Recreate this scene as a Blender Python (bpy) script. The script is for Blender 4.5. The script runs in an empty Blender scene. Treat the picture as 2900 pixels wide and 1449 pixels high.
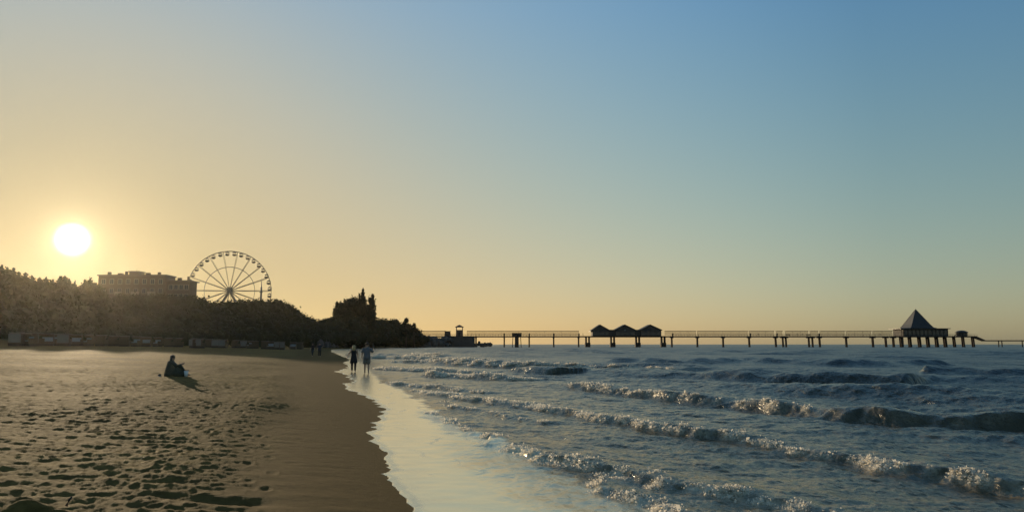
import bpy, bmesh, math, random
import numpy as np
from mathutils import Vector, Matrix

random.seed(7)
RNG = np.random.default_rng(11)
scene = bpy.context.scene
COL = scene.collection
R = math.radians

# ------------------------------------------------------------------ camera
F, CX, CY, HY, CAMZ = 2233.0, 1450.0, 724.5, 974.0, 1.65      # photograph 2900 x 1449
PITCH = math.atan((HY - CY) / F)
cam_data = bpy.data.cameras.new('camera')
cam_data.sensor_width = 36.0
cam_data.lens = 36.0 * F / 2900.0
cam_data.clip_start = 0.1
cam_data.clip_end = 20000.0
cam = bpy.data.objects.new('camera', cam_data)
COL.objects.link(cam)
cam.location = (0, 0, CAMZ)
cam.rotation_euler = (math.pi / 2 + PITCH, 0, 0)
scene.camera = cam

FW = np.array([0, math.cos(PITCH), math.sin(PITCH)])
UP = np.array([0, -math.sin(PITCH), math.cos(PITCH)])
RT = np.array([1.0, 0, 0])
def ray(px, py):
    return FW + RT * ((px - CX) / F) + UP * ((CY - py) / F)
def at(px, py, depth):
    d = ray(px, py)
    return Vector(d * (depth / d[1])) + Vector((0, 0, CAMZ))
def gp(px, py, z=0.0):
    d = ray(px, py)
    return Vector(d * ((z - CAMZ) / d[2])) + Vector((0, 0, CAMZ))

# ------------------------------------------------------------------ light
sd = ray(205, 678); sd = sd / np.linalg.norm(sd)
SUN_EL = math.asin(sd[2]); SUN_AZ = math.atan2(sd[0], sd[1])   # azimuth from +Y towards +X
world = bpy.data.worlds.new('World'); scene.world = world
world.use_nodes = True
wn = world.node_tree; wn.nodes.clear()
def N(tree, kind, **kw):
    n = tree.nodes.new(kind)
    for k, v in kw.items(): setattr(n, k, v)
    return n
def mathn(tree, op, a, b=None, clamp=False):
    n = N(tree, 'ShaderNodeMath', operation=op, use_clamp=clamp)
    for i, v in enumerate((a, b)):
        if v is None: continue
        if isinstance(v, (int, float)): n.inputs[i].default_value = v
        else: tree.links.new(v, n.inputs[i])
    return n.outputs[0]
sky = N(wn, 'ShaderNodeTexSky', sky_type='NISHITA')
sky.sun_disc = False
sky.sun_elevation = SUN_EL
sky.sun_rotation = SUN_AZ
sky.altitude = 0
sky.air_density = 1.0
sky.dust_density = 0.9
sky.ozone_density = 1.0
tc = N(wn, 'ShaderNodeTexCoord')
dot = N(wn, 'ShaderNodeVectorMath', operation='DOT_PRODUCT')
wn.links.new(tc.outputs['Generated'], dot.inputs[0]); dot.inputs[1].default_value = tuple(sd)
ang = mathn(wn, 'ARCCOSINE', mathn(wn, 'MINIMUM', dot.outputs['Value'], 0.9999999))
# grade of the clear-evening sky: softer aureole, the haze at the horizon kept pale
angc = mathn(wn, 'MINIMUM', ang, 0.95); ang2 = mathn(wn, 'MULTIPLY', angc, angc)
sepd = N(wn, 'ShaderNodeSeparateXYZ'); wn.links.new(tc.outputs['Generated'], sepd.inputs[0])
elv = mathn(wn, 'MAXIMUM', mathn(wn, 'MINIMUM', sepd.outputs['Z'], 0.40), 0.0)
sepc = N(wn, 'ShaderNodeSeparateColor'); wn.links.new(sky.outputs[0], sepc.inputs[0])
comb = N(wn, 'ShaderNodeCombineColor')
GRADE = [(-2.89, 2.712, -1.837, 1.303, 0.904, -1.323, -1.974), (-2.574, 2.36, -1.525, 1.543, 0.701, -0.777, -1.42), (-2.562, 2.37, -1.461, 2.359, 0.446, -0.254, -1.291)]
zen = N(wn, 'ShaderNodeMapRange', interpolation_type='SMOOTHSTEP')          # the dome darkens and pales towards the zenith
wn.links.new(sepd.outputs['Z'], zen.inputs[0]); zen.inputs[1].default_value = 0.42; zen.inputs[2].default_value = 0.9
ZEN = (-0.15, -0.35, -0.45)
for ch, (k0, k1, k2, k3, gam, k4, k5) in enumerate(GRADE):
    x_ = mathn(wn, 'MAXIMUM', sepc.outputs[ch], 0.02)
    x_ = mathn(wn, 'DIVIDE', x_, mathn(wn, 'ADD', mathn(wn, 'MULTIPLY', x_, 1 / 12.0), 1.0))
    ex_ = mathn(wn, 'ADD', mathn(wn, 'MULTIPLY', angc, k1), k0 + math.log(10.0))
    ex_ = mathn(wn, 'ADD', ex_, mathn(wn, 'MULTIPLY', ang2, k2))
    ex_ = mathn(wn, 'ADD', ex_, mathn(wn, 'MULTIPLY', elv, k3))
    ex_ = mathn(wn, 'ADD', ex_, mathn(wn, 'MULTIPLY', mathn(wn, 'MULTIPLY', elv, elv), k4))
    ex_ = mathn(wn, 'ADD', ex_, mathn(wn, 'MULTIPLY', mathn(wn, 'MULTIPLY', elv, angc), k5))
    zf = mathn(wn, 'ADD', mathn(wn, 'MULTIPLY', zen.outputs[0], ZEN[ch]), 1.0)
    wn.links.new(mathn(wn, 'MULTIPLY', mathn(wn, 'MULTIPLY', mathn(wn, 'POWER', x_, gam), mathn(wn, 'EXPONENT', ex_)), zf), comb.inputs[ch])
t2 = mathn(wn, 'DIVIDE', ang, R(0.85)); t2 = mathn(wn, 'MULTIPLY', t2, t2); t4 = mathn(wn, 'MULTIPLY', t2, t2)
disc = mathn(wn, 'MULTIPLY', mathn(wn, 'EXPONENT', mathn(wn, 'MULTIPLY', t4, -1.0)), 6.0)
for wid, amp in ((1.5, 0.45), (4.5, 0.05)):
    th = mathn(wn, 'DIVIDE', ang, R(wid)); th = mathn(wn, 'MULTIPLY', th, th)
    disc = mathn(wn, 'ADD', disc, mathn(wn, 'MULTIPLY', mathn(wn, 'EXPONENT', mathn(wn, 'MULTIPLY', th, -1.0)), amp))
bg1 = N(wn, 'ShaderNodeBackground'); bg1.inputs[1].default_value = 0.10
wn.links.new(comb.outputs[0], bg1.inputs[0])
bg2 = N(wn, 'ShaderNodeBackground'); bg2.inputs[0].default_value = (1, 0.84, 0.44, 1)
wn.links.new(disc, bg2.inputs[1])
addw = N(wn, 'ShaderNodeAddShader'); outw = N(wn, 'ShaderNodeOutputWorld')
wn.links.new(bg1.outputs[0], addw.inputs[0]); wn.links.new(bg2.outputs[0], addw.inputs[1])
wn.links.new(addw.outputs[0], outw.inputs[0])

sun_data = bpy.data.lights.new('sun', 'SUN')
sun_data.energy = 3.6; sun_data.angle = R(0.6); sun_data.color = (1.0, 0.76, 0.47)
sun = bpy.data.objects.new('sun', sun_data); COL.objects.link(sun)
sun.rotation_euler = Vector(sd).to_track_quat('Z', 'Y').to_euler()

scene.view_settings.view_transform = 'Standard'
scene.view_settings.look = 'None'
scene.view_settings.gamma = 1.0
scene.view_settings.exposure = 0.0
scene.cycles.max_bounces = 6
scene.cycles.transparent_max_bounces = 12
scene.cycles.volume_bounces = 0

# ------------------------------------------------------------------ helpers
def tag(o, label=None, cat=None, group=None, kind=None):
    if label: o['label'] = label
    if cat: o['category'] = cat
    if group: o['group'] = group
    if kind: o['kind'] = kind
    return o
def link(name, mesh, parent=None, mat=None):
    o = bpy.data.objects.new(name, mesh); COL.objects.link(o)
    if mat is not None and mesh is not None and not mesh.materials: mesh.materials.append(mat)
    if parent is not None: o.parent = parent
    return o
def empty(name, loc=(0, 0, 0), rz=0.0):
    o = bpy.data.objects.new(name, None); COL.objects.link(o)
    o.location = loc; o.rotation_euler = (0, 0, rz); o.empty_display_size = 0.3
    return o
def copy_tree(o, parent=None):
    c = o.copy(); COL.objects.link(c); c.parent = parent
    for ch in list(o.children): copy_tree(ch, c)
    return c

class MB:
    def __init__(s): s.v = []; s.f = []
    def add(s, vs, fs):
        b = len(s.v); s.v += [tuple(p) for p in vs]; s.f += [tuple(b + i for i in f) for f in fs]; return s
    def box(s, c, d, rz=0.0):
        x, y, z = d[0] / 2, d[1] / 2, d[2] / 2
        ca, sa = math.cos(rz), math.sin(rz)
        vs = []
        for dz in (-z, z):
            for dx, dy in ((-x, -y), (x, -y), (x, y), (-x, y)):
                vs.append((c[0] + dx * ca - dy * sa, c[1] + dx * sa + dy * ca, c[2] + dz))
        return s.add(vs, [(0, 3, 2, 1), (4, 5, 6, 7), (0, 1, 5, 4), (1, 2, 6, 5), (2, 3, 7, 6), (3, 0, 4, 7)])
    def tube(s, pts, rads, n=8, cap=True):
        pts = [Vector(p) for p in pts]
        if not isinstance(rads, (list, tuple)): rads = [rads] * len(pts)
        vs, fs = [], []
        for i, p in enumerate(pts):
            t = (pts[min(i + 1, len(pts) - 1)] - pts[max(i - 1, 0)]).normalized()
            a = Vector((0, 0, 1)) if abs(t.z) < 0.9 else Vector((1, 0, 0))
            u = t.cross(a).normalized(); w = t.cross(u)
            for k in range(n):
                an = 2 * math.pi * k / n
                vs.append(p + (u * math.cos(an) + w * math.sin(an)) * rads[i])
        for i in range(len(pts) - 1):
            for k in range(n):
                fs.append((i * n + k, i * n + (k + 1) % n, (i + 1) * n + (k + 1) % n, (i + 1) * n + k))
        if cap:
            fs.append(tuple(range(n - 1, -1, -1))); fs.append(tuple((len(pts) - 1) * n + k for k in range(n)))
        return s.add(vs, fs)
    def loft(s, rings, cap=True):
        n = len(rings[0]); vs = [p for r in rings for p in r]; fs = []
        for i in range(len(rings) - 1):
            for k in range(n):
                fs.append((i * n + k, i * n + (k + 1) % n, (i + 1) * n + (k + 1) % n, (i + 1) * n + k))
        if cap:
            fs.append(tuple(range(n - 1, -1, -1))); fs.append(tuple((len(rings) - 1) * n + k for k in range(n)))
        return s.add(vs, fs)
    def prism(s, outline, y0, y1):            # outline in x,z extruded along y
        n = len(outline)
        vs = [(x, y0, z) for x, z in outline] + [(x, y1, z) for x, z in outline]
        fs = [tuple(range(n)), tuple(range(2 * n - 1, n - 1, -1))]
        for k in range(n): fs.append((k, k + n, (k + 1) % n + n, (k + 1) % n))
        return s.add(vs, fs)
    def ico(s, c, r, sub=1, jit=0.0, rnd=None):
        bm = bmesh.new(); bmesh.ops.create_icosphere(bm, subdivisions=sub, radius=1.0)
        rr = (r, r, r) if isinstance(r, (int, float)) else r
        vs = []
        for v in bm.verts:
            k = 1 + ((rnd or random).uniform(-jit, jit) if jit else 0)
            vs.append((c[0] + v.co.x * rr[0] * k, c[1] + v.co.y * rr[1] * k, c[2] + v.co.z * rr[2] * k))
        fs = [[v.index for v in f.verts] for f in bm.faces]
        bm.free(); return s.add(vs, fs)
    def mesh(s, name, mat=None, smooth=False):
        m = bpy.data.meshes.new(name); m.from_pydata(s.v, [], s.f); m.update()
        bm = bmesh.new(); bm.from_mesh(m); bmesh.ops.recalc_face_normals(bm, faces=bm.faces); bm.to_mesh(m); bm.free()
        if smooth: m.polygons.foreach_set('use_smooth', [True] * len(m.polygons))
        if mat: m.materials.append(mat)
        return m
    def build(s, name, mat, parent=None, smooth=False):
        return link(name, s.mesh(name, mat, smooth), parent)

def ring(cx, cy, z, rx, ry, n=12):
    return [(cx + rx * math.cos(2 * math.pi * k / n), cy + ry * math.sin(2 * math.pi * k / n), z) for k in range(n)]

# numpy noise --------------------------------------------------------
def hash2(ix, iy, seed=0):
    h = (ix.astype(np.int64) * 374761393 + iy.astype(np.int64) * 668265263 + seed * 974634777) & 0x7fffffff
    h = ((h ^ (h >> 13)) * 1274126177) & 0x7fffffff
    h = (h ^ (h >> 16)) & 0x7fffffff
    return h / float(0x7fffffff)
def noise(x, y, seed=0):
    ix, iy = np.floor(x), np.floor(y); fx, fy = x - ix, y - iy
    def g(dx, dy):
        a = hash2(ix + dx, iy + dy, seed) * 2 * np.pi
        return np.cos(a) * (fx - dx) + np.sin(a) * (fy - dy)
    u = fx * fx * fx * (fx * (fx * 6 - 15) + 10); v = fy * fy * fy * (fy * (fy * 6 - 15) + 10)
    return 1.5 * ((g(0, 0) * (1 - u) + g(1, 0) * u) * (1 - v) + (g(0, 1) * (1 - u) + g(1, 1) * u) * v)
def fbm(x, y, seed=0, oct=4, gain=0.5):
    a, s = 1.0, np.zeros_like(x)
    for i in range(oct):
        s += a * noise(x * 2 ** i, y * 2 ** i, seed + i * 17); a *= gain
    return s
def dents(x, y, cell, seed, r, rim=0.35):
    cx, cy = np.floor(x / cell), np.floor(y / cell); out = np.zeros_like(x)
    for dx in (-1, 0, 1):
        for dy in (-1, 0, 1):
            jx, jy = cx + dx, cy + dy
            px = (jx + hash2(jx, jy, seed)) * cell; py = (jy + hash2(jx, jy, seed + 1)) * cell
            am = hash2(jx, jy, seed + 2); am = np.where(am < 0.3, 0, am)
            d2 = ((x - px) ** 2 + (y - py) ** 2) / (r * r)
            out += am * (-np.exp(-d2) + rim * np.exp(-(np.sqrt(d2) - 1.7) ** 2 * 3))
    return out
def sstep(a, b, x):
    t = np.clip((x - a) / (b - a), 0, 1); return t * t * (3 - 2 * t)

# ------------------------------------------------------------------ materials
def mat_new(name):
    m = bpy.data.materials.new(name); m.use_nodes = True
    t = m.node_tree; return m, t, t.nodes['Principled BSDF']
def tex_noise(t, scale, detail=4, rough=0.55, vec=None, dims='3D'):
    n = N(t, 'ShaderNodeTexNoise'); n.inputs['Scale'].default_value = scale
    n.inputs['Detail'].default_value = detail; n.inputs['Roughness'].default_value = rough
    if vec is not None: t.links.new(vec, n.inputs['Vector'])
    return n
def ramp(t, fac, stops):
    n = N(t, 'ShaderNodeValToRGB'); t.links.new(fac, n.inputs[0])
    e = n.color_ramp.elements
    while len(e) < len(stops): e.new(0.5)
    for i, (p, c) in enumerate(stops): e[i].position = p; e[i].color = (*c, 1)
    return n.outputs[0]
def mixc(t, fac, a, b):
    n = N(t, 'ShaderNodeMix', data_type='RGBA')
    for s, v in ((0, fac), (6, a), (7, b)):
        if isinstance(v, (int, float)): n.inputs[s].default_value = v
        elif isinstance(v, tuple): n.inputs[s].default_value = (*v, 1)
        else: t.links.new(v, n.inputs[s])
    return n.outputs[2]
def simple(name, c, rough=0.6, var=0.25, scale=3.0, bump=0.0, metallic=0.0):
    m, t, p = mat_new(name)
    geo = N(t, 'ShaderNodeNewGeometry')
    n = tex_noise(t, scale, 5, 0.6, geo.outputs['Position'])
    lo = tuple(max(0, v * (1 - var)) for v in c); hi = tuple(min(1, v * (1 + var)) for v in c)
    t.links.new(ramp(t, n.outputs[0], [(0.3, lo), (0.7, hi)]), p.inputs['Base Color'])
    p.inputs['Roughness'].default_value = rough; p.inputs['Metallic'].default_value = metallic
    if bump:
        b = N(t, 'ShaderNodeBump'); b.inputs['Strength'].default_value = bump; b.inputs['Distance'].default_value = 0.05
        t.links.new(n.outputs[0], b.inputs['Height']); t.links.new(b.outputs[0], p.inputs['Normal'])
    return m

def sand_material():
    m, t, p = mat_new('sand')
    geo = N(t, 'ShaderNodeNewGeometry'); pos = geo.outputs['Position']
    at_ = N(t, 'ShaderNodeAttribute', attribute_name='wet'); veg = N(t, 'ShaderNodeAttribute', attribute_name='veg')
    n0 = tex_noise(t, 0.16, 3, 0.5, pos); n1 = tex_noise(t, 1.3, 6, 0.6, pos); n2 = tex_noise(t, 260, 3, 0.7, pos); n3 = tex_noise(t, 9.0, 6, 0.65, pos)
    dry = ramp(t, n1.outputs[0], [(0.3, (0.200, 0.122, 0.029)), (0.7, (0.285, 0.178, 0.045))])
    dry = mixc(t, 0.25, dry, ramp(t, n2.outputs[0], [(0.35, (0.05, 0.032, 0.010)), (0.65, (0.36, 0.255, 0.10))]))
    dry = mixc(t, ramp(t, n0.outputs[0], [(0.42, (0, 0, 0)), (0.62, (1, 1, 1))]), dry, mixc(t, 0.5, dry, (0.085, 0.056, 0.020)))
    n5 = tex_noise(t, 5.0, 5, 0.65, pos)
    dry = mixc(t, ramp(t, n5.outputs[0], [(0.40, (0.62, 0.62, 0.62)), (0.58, (0, 0, 0))]), dry, (0.075, 0.047, 0.015))
    wet = ramp(t, n3.outputs[0], [(0.3, (0.118, 0.071, 0.020)), (0.7, (0.160, 0.098, 0.028))])
    c = mixc(t, at_.outputs['Fac'], dry, wet)
    c = mixc(t, veg.outputs['Fac'], c, ramp(t, n3.outputs[0], [(0.35, (0.03, 0.035, 0.012)), (0.65, (0.07, 0.065, 0.03))]))
    t.links.new(c, p.inputs['Base Color'])
    p.inputs['Roughness'].default_value = 0.85
    b = N(t, 'ShaderNodeBump'); b.inputs['Strength'].default_value = 0.6; b.inputs['Distance'].default_value = 0.012
    hs = N(t, 'ShaderNodeMath', operation='MULTIPLY_ADD'); t.links.new(n3.outputs[0], hs.inputs[0]); hs.inputs[1].default_value = 1.6
    t.links.new(n2.outputs[0], hs.inputs[2])
    t.links.new(hs.outputs[0], b.inputs['Height']); t.links.new(b.outputs[0], p.inputs['Normal'])
    p.inputs['Specular IOR Level'].default_value = 0.04
    return m

def water_material():
    m, t, p = mat_new('sea_water')
    geo = N(t, 'ShaderNodeNewGeometry'); pos = geo.outputs['Position']
    film = N(t, 'ShaderNodeAttribute', attribute_name='film'); foam = N(t, 'ShaderNodeAttribute', attribute_name='foam')
    mp = N(t, 'ShaderNodeMapping'); mp.inputs['Rotation'].default_value = (0, 0, R(-30)); mp.inputs['Scale'].default_value = (1.0, 0.55, 1)
    t.links.new(pos, mp.inputs['Vector'])
    n1 = tex_noise(t, 3.2, 6, 0.62, mp.outputs[0]); n2 = tex_noise(t, 0.5, 4, 0.6, mp.outputs[0])
    nf = tex_noise(t, 14, 6, 0.7, pos)
    mp3 = N(t, 'ShaderNodeMapping'); mp3.inputs['Rotation'].default_value = (0, 0, R(-12)); mp3.inputs['Scale'].default_value = (0.5, 3.0, 1)
    t.links.new(pos, mp3.inputs['Vector']); nst = tex_noise(t, 1.2, 6, 0.7, mp3.outputs[0])
    # foam lace
    fm = mathn(t, 'MULTIPLY', mathn(t, 'MULTIPLY', foam.outputs['Fac'], 1.3), ramp(t, nf.outputs[0], [(0.36, (0.15, 0.15, 0.15)), (0.56, (1, 1, 1))]), True)
    body = ramp(t, n2.outputs[0], [(0.35, (0.008, 0.013, 0.012)), (0.7, (0.024, 0.032, 0.028))])
    shal = N(t, 'ShaderNodeAttribute', attribute_name='shallow')
    body = mixc(t, shal.outputs['Fac'], body, ramp(t, n2.outputs[0], [(0.3, (0.105, 0.080, 0.036)), (0.7, (0.170, 0.132, 0.064))]))
    c = mixc(t, fm, body, (0.70, 0.61, 0.44))
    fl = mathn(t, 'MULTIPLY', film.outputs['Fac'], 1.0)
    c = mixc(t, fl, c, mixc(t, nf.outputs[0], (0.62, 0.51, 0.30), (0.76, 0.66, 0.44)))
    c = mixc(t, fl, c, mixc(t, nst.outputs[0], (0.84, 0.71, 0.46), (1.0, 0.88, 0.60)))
    t.links.new(c, p.inputs['Base Color'])
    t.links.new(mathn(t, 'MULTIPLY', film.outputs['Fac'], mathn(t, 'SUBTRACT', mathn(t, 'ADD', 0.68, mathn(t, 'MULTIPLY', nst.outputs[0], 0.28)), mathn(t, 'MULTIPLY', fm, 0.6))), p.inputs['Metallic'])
    rg = N(t, 'ShaderNodeMapRange'); t.links.new(fm, rg.inputs[0]); rg.inputs[3].default_value = 0.12; rg.inputs[4].default_value = 0.7
    t.links.new(mathn(t, 'ADD', rg.outputs[0], mathn(t, 'ADD', mathn(t, 'MULTIPLY', mathn(t, 'SUBTRACT', 1.0, shal.outputs['Fac']), 0.20), mathn(t, 'MULTIPLY', film.outputs['Fac'], mathn(t, 'MULTIPLY', nst.outputs[0], 0.14)))), p.inputs['Roughness'])
    ior = N(t, 'ShaderNodeMapRange'); t.links.new(film.outputs['Fac'], ior.inputs[0]); ior.inputs[3].default_value = 1.34; ior.inputs[4].default_value = 1.9
    t.links.new(ior.outputs[0], p.inputs['IOR'])
    b = N(t, 'ShaderNodeBump'); b.inputs['Distance'].default_value = 0.10
    st = N(t, 'ShaderNodeMapRange'); t.links.new(film.outputs['Fac'], st.inputs[0]); st.inputs[3].default_value = 1.0; st.inputs[4].default_value = 0.02
    t.links.new(st.outputs[0], b.inputs['Strength'])
    t.links.new(n1.outputs[0], b.inputs['Height'])
    mp2 = N(t, 'ShaderNodeMapping'); mp2.inputs['Rotation'].default_value = (0, 0, R(-35)); mp2.inputs['Scale'].default_value = (0.42, 0.16, 0.3)
    t.links.new(pos, mp2.inputs['Vector'])
    n4 = tex_noise(t, 1.0, 5, 0.6, mp2.outputs[0])
    b2 = N(t, 'ShaderNodeBump'); b2.inputs['Distance'].default_value = 0.9
    st2 = N(t, 'ShaderNodeMapRange'); t.links.new(film.outputs['Fac'], st2.inputs[0]); st2.inputs[3].default_value = 0.9; st2.inputs[4].default_value = 0.0
    t.links.new(st2.outputs[0], b2.inputs['Strength']); t.links.new(n4.outputs[0], b2.inputs['Height'])
    t.links.new(b2.outputs[0], b.inputs['Normal'])
    t.links.new(b.outputs[0], p.inputs['Normal'])
    return m

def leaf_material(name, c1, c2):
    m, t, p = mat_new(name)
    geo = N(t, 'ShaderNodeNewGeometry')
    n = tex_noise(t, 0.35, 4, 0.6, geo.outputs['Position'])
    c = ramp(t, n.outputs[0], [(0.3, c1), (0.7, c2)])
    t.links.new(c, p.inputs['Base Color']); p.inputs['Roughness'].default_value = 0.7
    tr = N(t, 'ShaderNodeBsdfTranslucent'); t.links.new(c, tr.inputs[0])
    mx = N(t, 'ShaderNodeMixShader'); mx.inputs[0].default_value = 0.5 if name == 'froth' else 0.3
    t.links.new(p.outputs[0], mx.inputs[1]); t.links.new(tr.outputs[0], mx.inputs[2])
    t.links.new(mx.outputs[0], t.nodes['Material Output'].inputs[0])
    return m
def glass_material(name, fac=0.3, tint=(0.8, 0.8, 0.78)):
    m, t, p = mat_new(name)
    p.inputs['Base Color'].default_value = (0.30, 0.27, 0.24, 1); p.inputs['Roughness'].default_value = 0.15
    tr = N(t, 'ShaderNodeBsdfTransparent'); tr.inputs[0].default_value = (*tint, 1)
    mx = N(t, 'ShaderNodeMixShader'); mx.inputs[0].default_value = fac
    t.links.new(tr.outputs[0], mx.inputs[1]); t.links.new(p.outputs[0], mx.inputs[2])
    t.links.new(mx.outputs[0], t.nodes['Material Output'].inputs[0])
    return m

M = dict(
    sand=sand_material(), water=water_material(),
    foam=simple('foam_white', (0.74, 0.66, 0.52), 0.55, 0.08, 20),
    froth=leaf_material('froth', (0.80, 0.74, 0.62), (0.92, 0.87, 0.76)),
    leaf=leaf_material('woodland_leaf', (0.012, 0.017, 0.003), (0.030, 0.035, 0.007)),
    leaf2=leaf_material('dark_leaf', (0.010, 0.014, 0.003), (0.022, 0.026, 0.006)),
    pine=leaf_material('pine_needle', (0.022, 0.030, 0.012), (0.045, 0.055, 0.022)),
    bark=simple('bark', (0.07, 0.05, 0.035), 0.9, 0.4, 6, 0.5),
    steel=simple('grey_steel', (0.19, 0.165, 0.125), 0.5, 0.2, 1.0),
    white_steel=simple('white_steel', (0.22, 0.20, 0.17), 0.45, 0.1, 1.0),
    cabin=simple('cabin_paint', (0.16, 0.145, 0.12), 0.35, 0.15, 1.0),
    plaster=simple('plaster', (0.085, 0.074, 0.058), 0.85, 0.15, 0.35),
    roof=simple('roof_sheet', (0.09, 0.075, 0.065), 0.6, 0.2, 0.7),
    winglass=simple('window_glass', (0.04, 0.05, 0.06), 0.08, 0.2, 1.0),
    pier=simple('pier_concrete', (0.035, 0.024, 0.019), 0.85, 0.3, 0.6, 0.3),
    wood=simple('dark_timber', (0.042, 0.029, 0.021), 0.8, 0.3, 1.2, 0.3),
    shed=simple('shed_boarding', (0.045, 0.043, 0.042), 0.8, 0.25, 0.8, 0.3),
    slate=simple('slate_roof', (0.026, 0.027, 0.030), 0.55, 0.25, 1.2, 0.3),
    glass=glass_material('windscreen_glass', 0.10, (0.88, 0.87, 0.85)),
    brick=simple('brick', (0.16, 0.085, 0.065), 0.9, 0.3, 2.5, 0.4),
    rock=simple('granite', (0.085, 0.08, 0.075), 0.85, 0.4, 0.8, 0.6),
    wall=simple('sea_wall_concrete', (0.085, 0.07, 0.066), 0.9, 0.25, 0.5, 0.3),
    wicker=simple('wicker', (0.085, 0.066, 0.04), 0.85, 0.3, 8, 0.4),
    canvas=simple('pale_canvas', (0.15, 0.15, 0.145), 0.8, 0.08, 2),
    canvas2=simple('blue_canvas', (0.20, 0.25, 0.30), 0.8, 0.15, 2),
    skin=simple('skin', (0.36, 0.22, 0.15), 0.55, 0.08, 6),
    blond=simple('blond_hair', (0.40, 0.30, 0.14), 0.6, 0.25, 30),
    brown=simple('brown_hair', (0.045, 0.03, 0.02), 0.55, 0.25, 30),
    black=simple('black_cloth', (0.018, 0.016, 0.018), 0.9, 0.3, 8),
    blue=simple('grey_blue_cloth', (0.13, 0.135, 0.145), 0.9, 0.2, 8),
    navy=simple('navy_cloth', (0.03, 0.035, 0.05), 0.9, 0.3, 8),
    olive=simple('olive_cloth', (0.07, 0.065, 0.04), 0.9, 0.25, 8),
    greyc=simple('grey_cloth', (0.16, 0.155, 0.14), 0.9, 0.2, 8),
    white=simple('white_paper', (0.80, 0.78, 0.74), 0.6, 0.05, 8),
)

# ------------------------------------------------------------------ shore and terrain functions
EDGE_PX = [(1230, 1560), (1167, 1449), (1150, 1410), (1132, 1388), (1105, 1362), (1086, 1342), (1094, 1330), (1102, 1318), (1092, 1300), (1082, 1280),
           (1060, 1258), (1036, 1230), (1058, 1212), (1055, 1196), (1075, 1178), (1082, 1160), (1068, 1140), (1040, 1126),
           (1012, 1116), (990, 1104), (966, 1089), (1000, 1078), (985, 1066), (952, 1051), (985, 1040), (972, 1027), (990, 1018), (960, 1005), (939, 996)]
ew = [gp(*p) for p in EDGE_PX]
ey = np.array([p.y for p in ew]); ex = np.array([p.x for p in ew])
far_y = [250, 320, 380, 430, 470, 500, 600, 1000, 6000]
far_x = [-57, -62, -58, -51, -46, -56, -110, -420, -5000]
near_y = [-3000, -200, 0]; near_x = [700, 46, 1.1]
o_ = np.argsort(ey)
EY = np.concatenate([near_y, ey[o_], far_y]); EX = np.concatenate([near_x, ex[o_], far_x])
def edge_x(y):
    yl = np.log(np.maximum(y, 0.5)) * 9.0
    return np.interp(y, EY, EX) + 0.10 * np.clip(y / 14, .4, 3) * (np.abs(noise(yl * 1.7, y * 0 + .37, 801)) * 2 - .5) + 0.02 * np.clip(y / 14, .4, 3) * noise(yl * 5.1, y * 0 + .37, 802)
SY = np.array([-3000, -200, 0, 7.5, 10, 12, 14.5, 20, 26, 33, 48, 70, 110, 175] + far_y, float)
SX = np.array([700, 46, 1.1, -0.75, -1.45, -2.0, -2.55, -3.5, -5.2, -7.1, -11.0, -15.8, -25.5, -41.5] + far_x, float)
def shore_x(y): return np.interp(y, SY, SX)
FOOT_Y = np.array([-100, 0, 60, 100, 165, 230, 320, 420, 600], float)
FOOT_S = np.array([60, 54, 50, 47, 37, 25, 12, 6, 6], float)
def inland(x, y):
    sl = np.where(y < 300, 0.975, 0.99)
    return (shore_x(y) - x) * sl
def terrain_smooth(x, y):
    s = inland(x, y)
    z = np.where(s > 0, 0.062 * np.minimum(s, 6) + 0.035 * np.clip(s - 6, 0, 28) + 0.012 * np.clip(s - 34, 0, 20), 0.022 * np.maximum(s, -4) + 0.05 * np.clip(s + 4, -30, 0))
    sf = np.interp(y, FOOT_Y, FOOT_S)
    z = z + 9.0 * sstep(2, 75, s - sf) + 8.0 * sstep(60, 170, s - sf)
    z = z + 0.8 * sstep(0, 6, s - sf)
    return z
def terrain_z(x, y):
    return float(terrain_smooth(np.array([x], float), np.array([y], float))[0])
def on_sand(px, depth):
    """world point on the terrain in the viewing column px at the given depth"""
    d = ray(px, HY); x = d[0] / d[1] * depth
    return Vector((x, depth, terrain_z(x, depth)))

def polar_mesh(name, angs, rads):
    A, Rr = np.meshgrid(angs, rads)
    x = np.sin(A) * Rr; y = np.cos(A) * Rr
    return x, y
def grid_faces(nr, na):
    i = np.arange(nr - 1)[:, None] * na + np.arange(na - 1)[None, :]
    return np.stack([i, i + 1, i + na + 1, i + na], -1).reshape(-1, 4)
def np_mesh(name, x, y, z, attrs, mat, keep=None):
    nr, na = x.shape
    f = grid_faces(nr, na)
    if keep is not None:
        k = keep.ravel(); f = f[k[f].any(1)]
    used = np.zeros(x.size, bool); used[f] = True
    remap = np.cumsum(used) - 1
    co = np.stack([x.ravel(), y.ravel(), z.ravel()], -1)[used].astype(np.float32); f = remap[f]
    me = bpy.data.meshes.new(name)
    me.vertices.add(len(co)); me.vertices.foreach_set('co', co.ravel())
    me.loops.add(f.size); me.loops.foreach_set('vertex_index', f.ravel().astype(np.int32))
    me.polygons.add(len(f)); me.polygons.foreach_set('loop_start', np.arange(0, f.size, 4, dtype=np.int32))
    me.polygons.foreach_set('use_smooth', np.ones(len(f), bool))
    for k, v in attrs.items():
        a = me.attributes.new(k, 'FLOAT', 'POINT'); a.data.foreach_set('value', v.ravel()[used].astype(np.float32))
    me.update(calc_edges=True); me.materials.append(mat)
    return me

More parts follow.
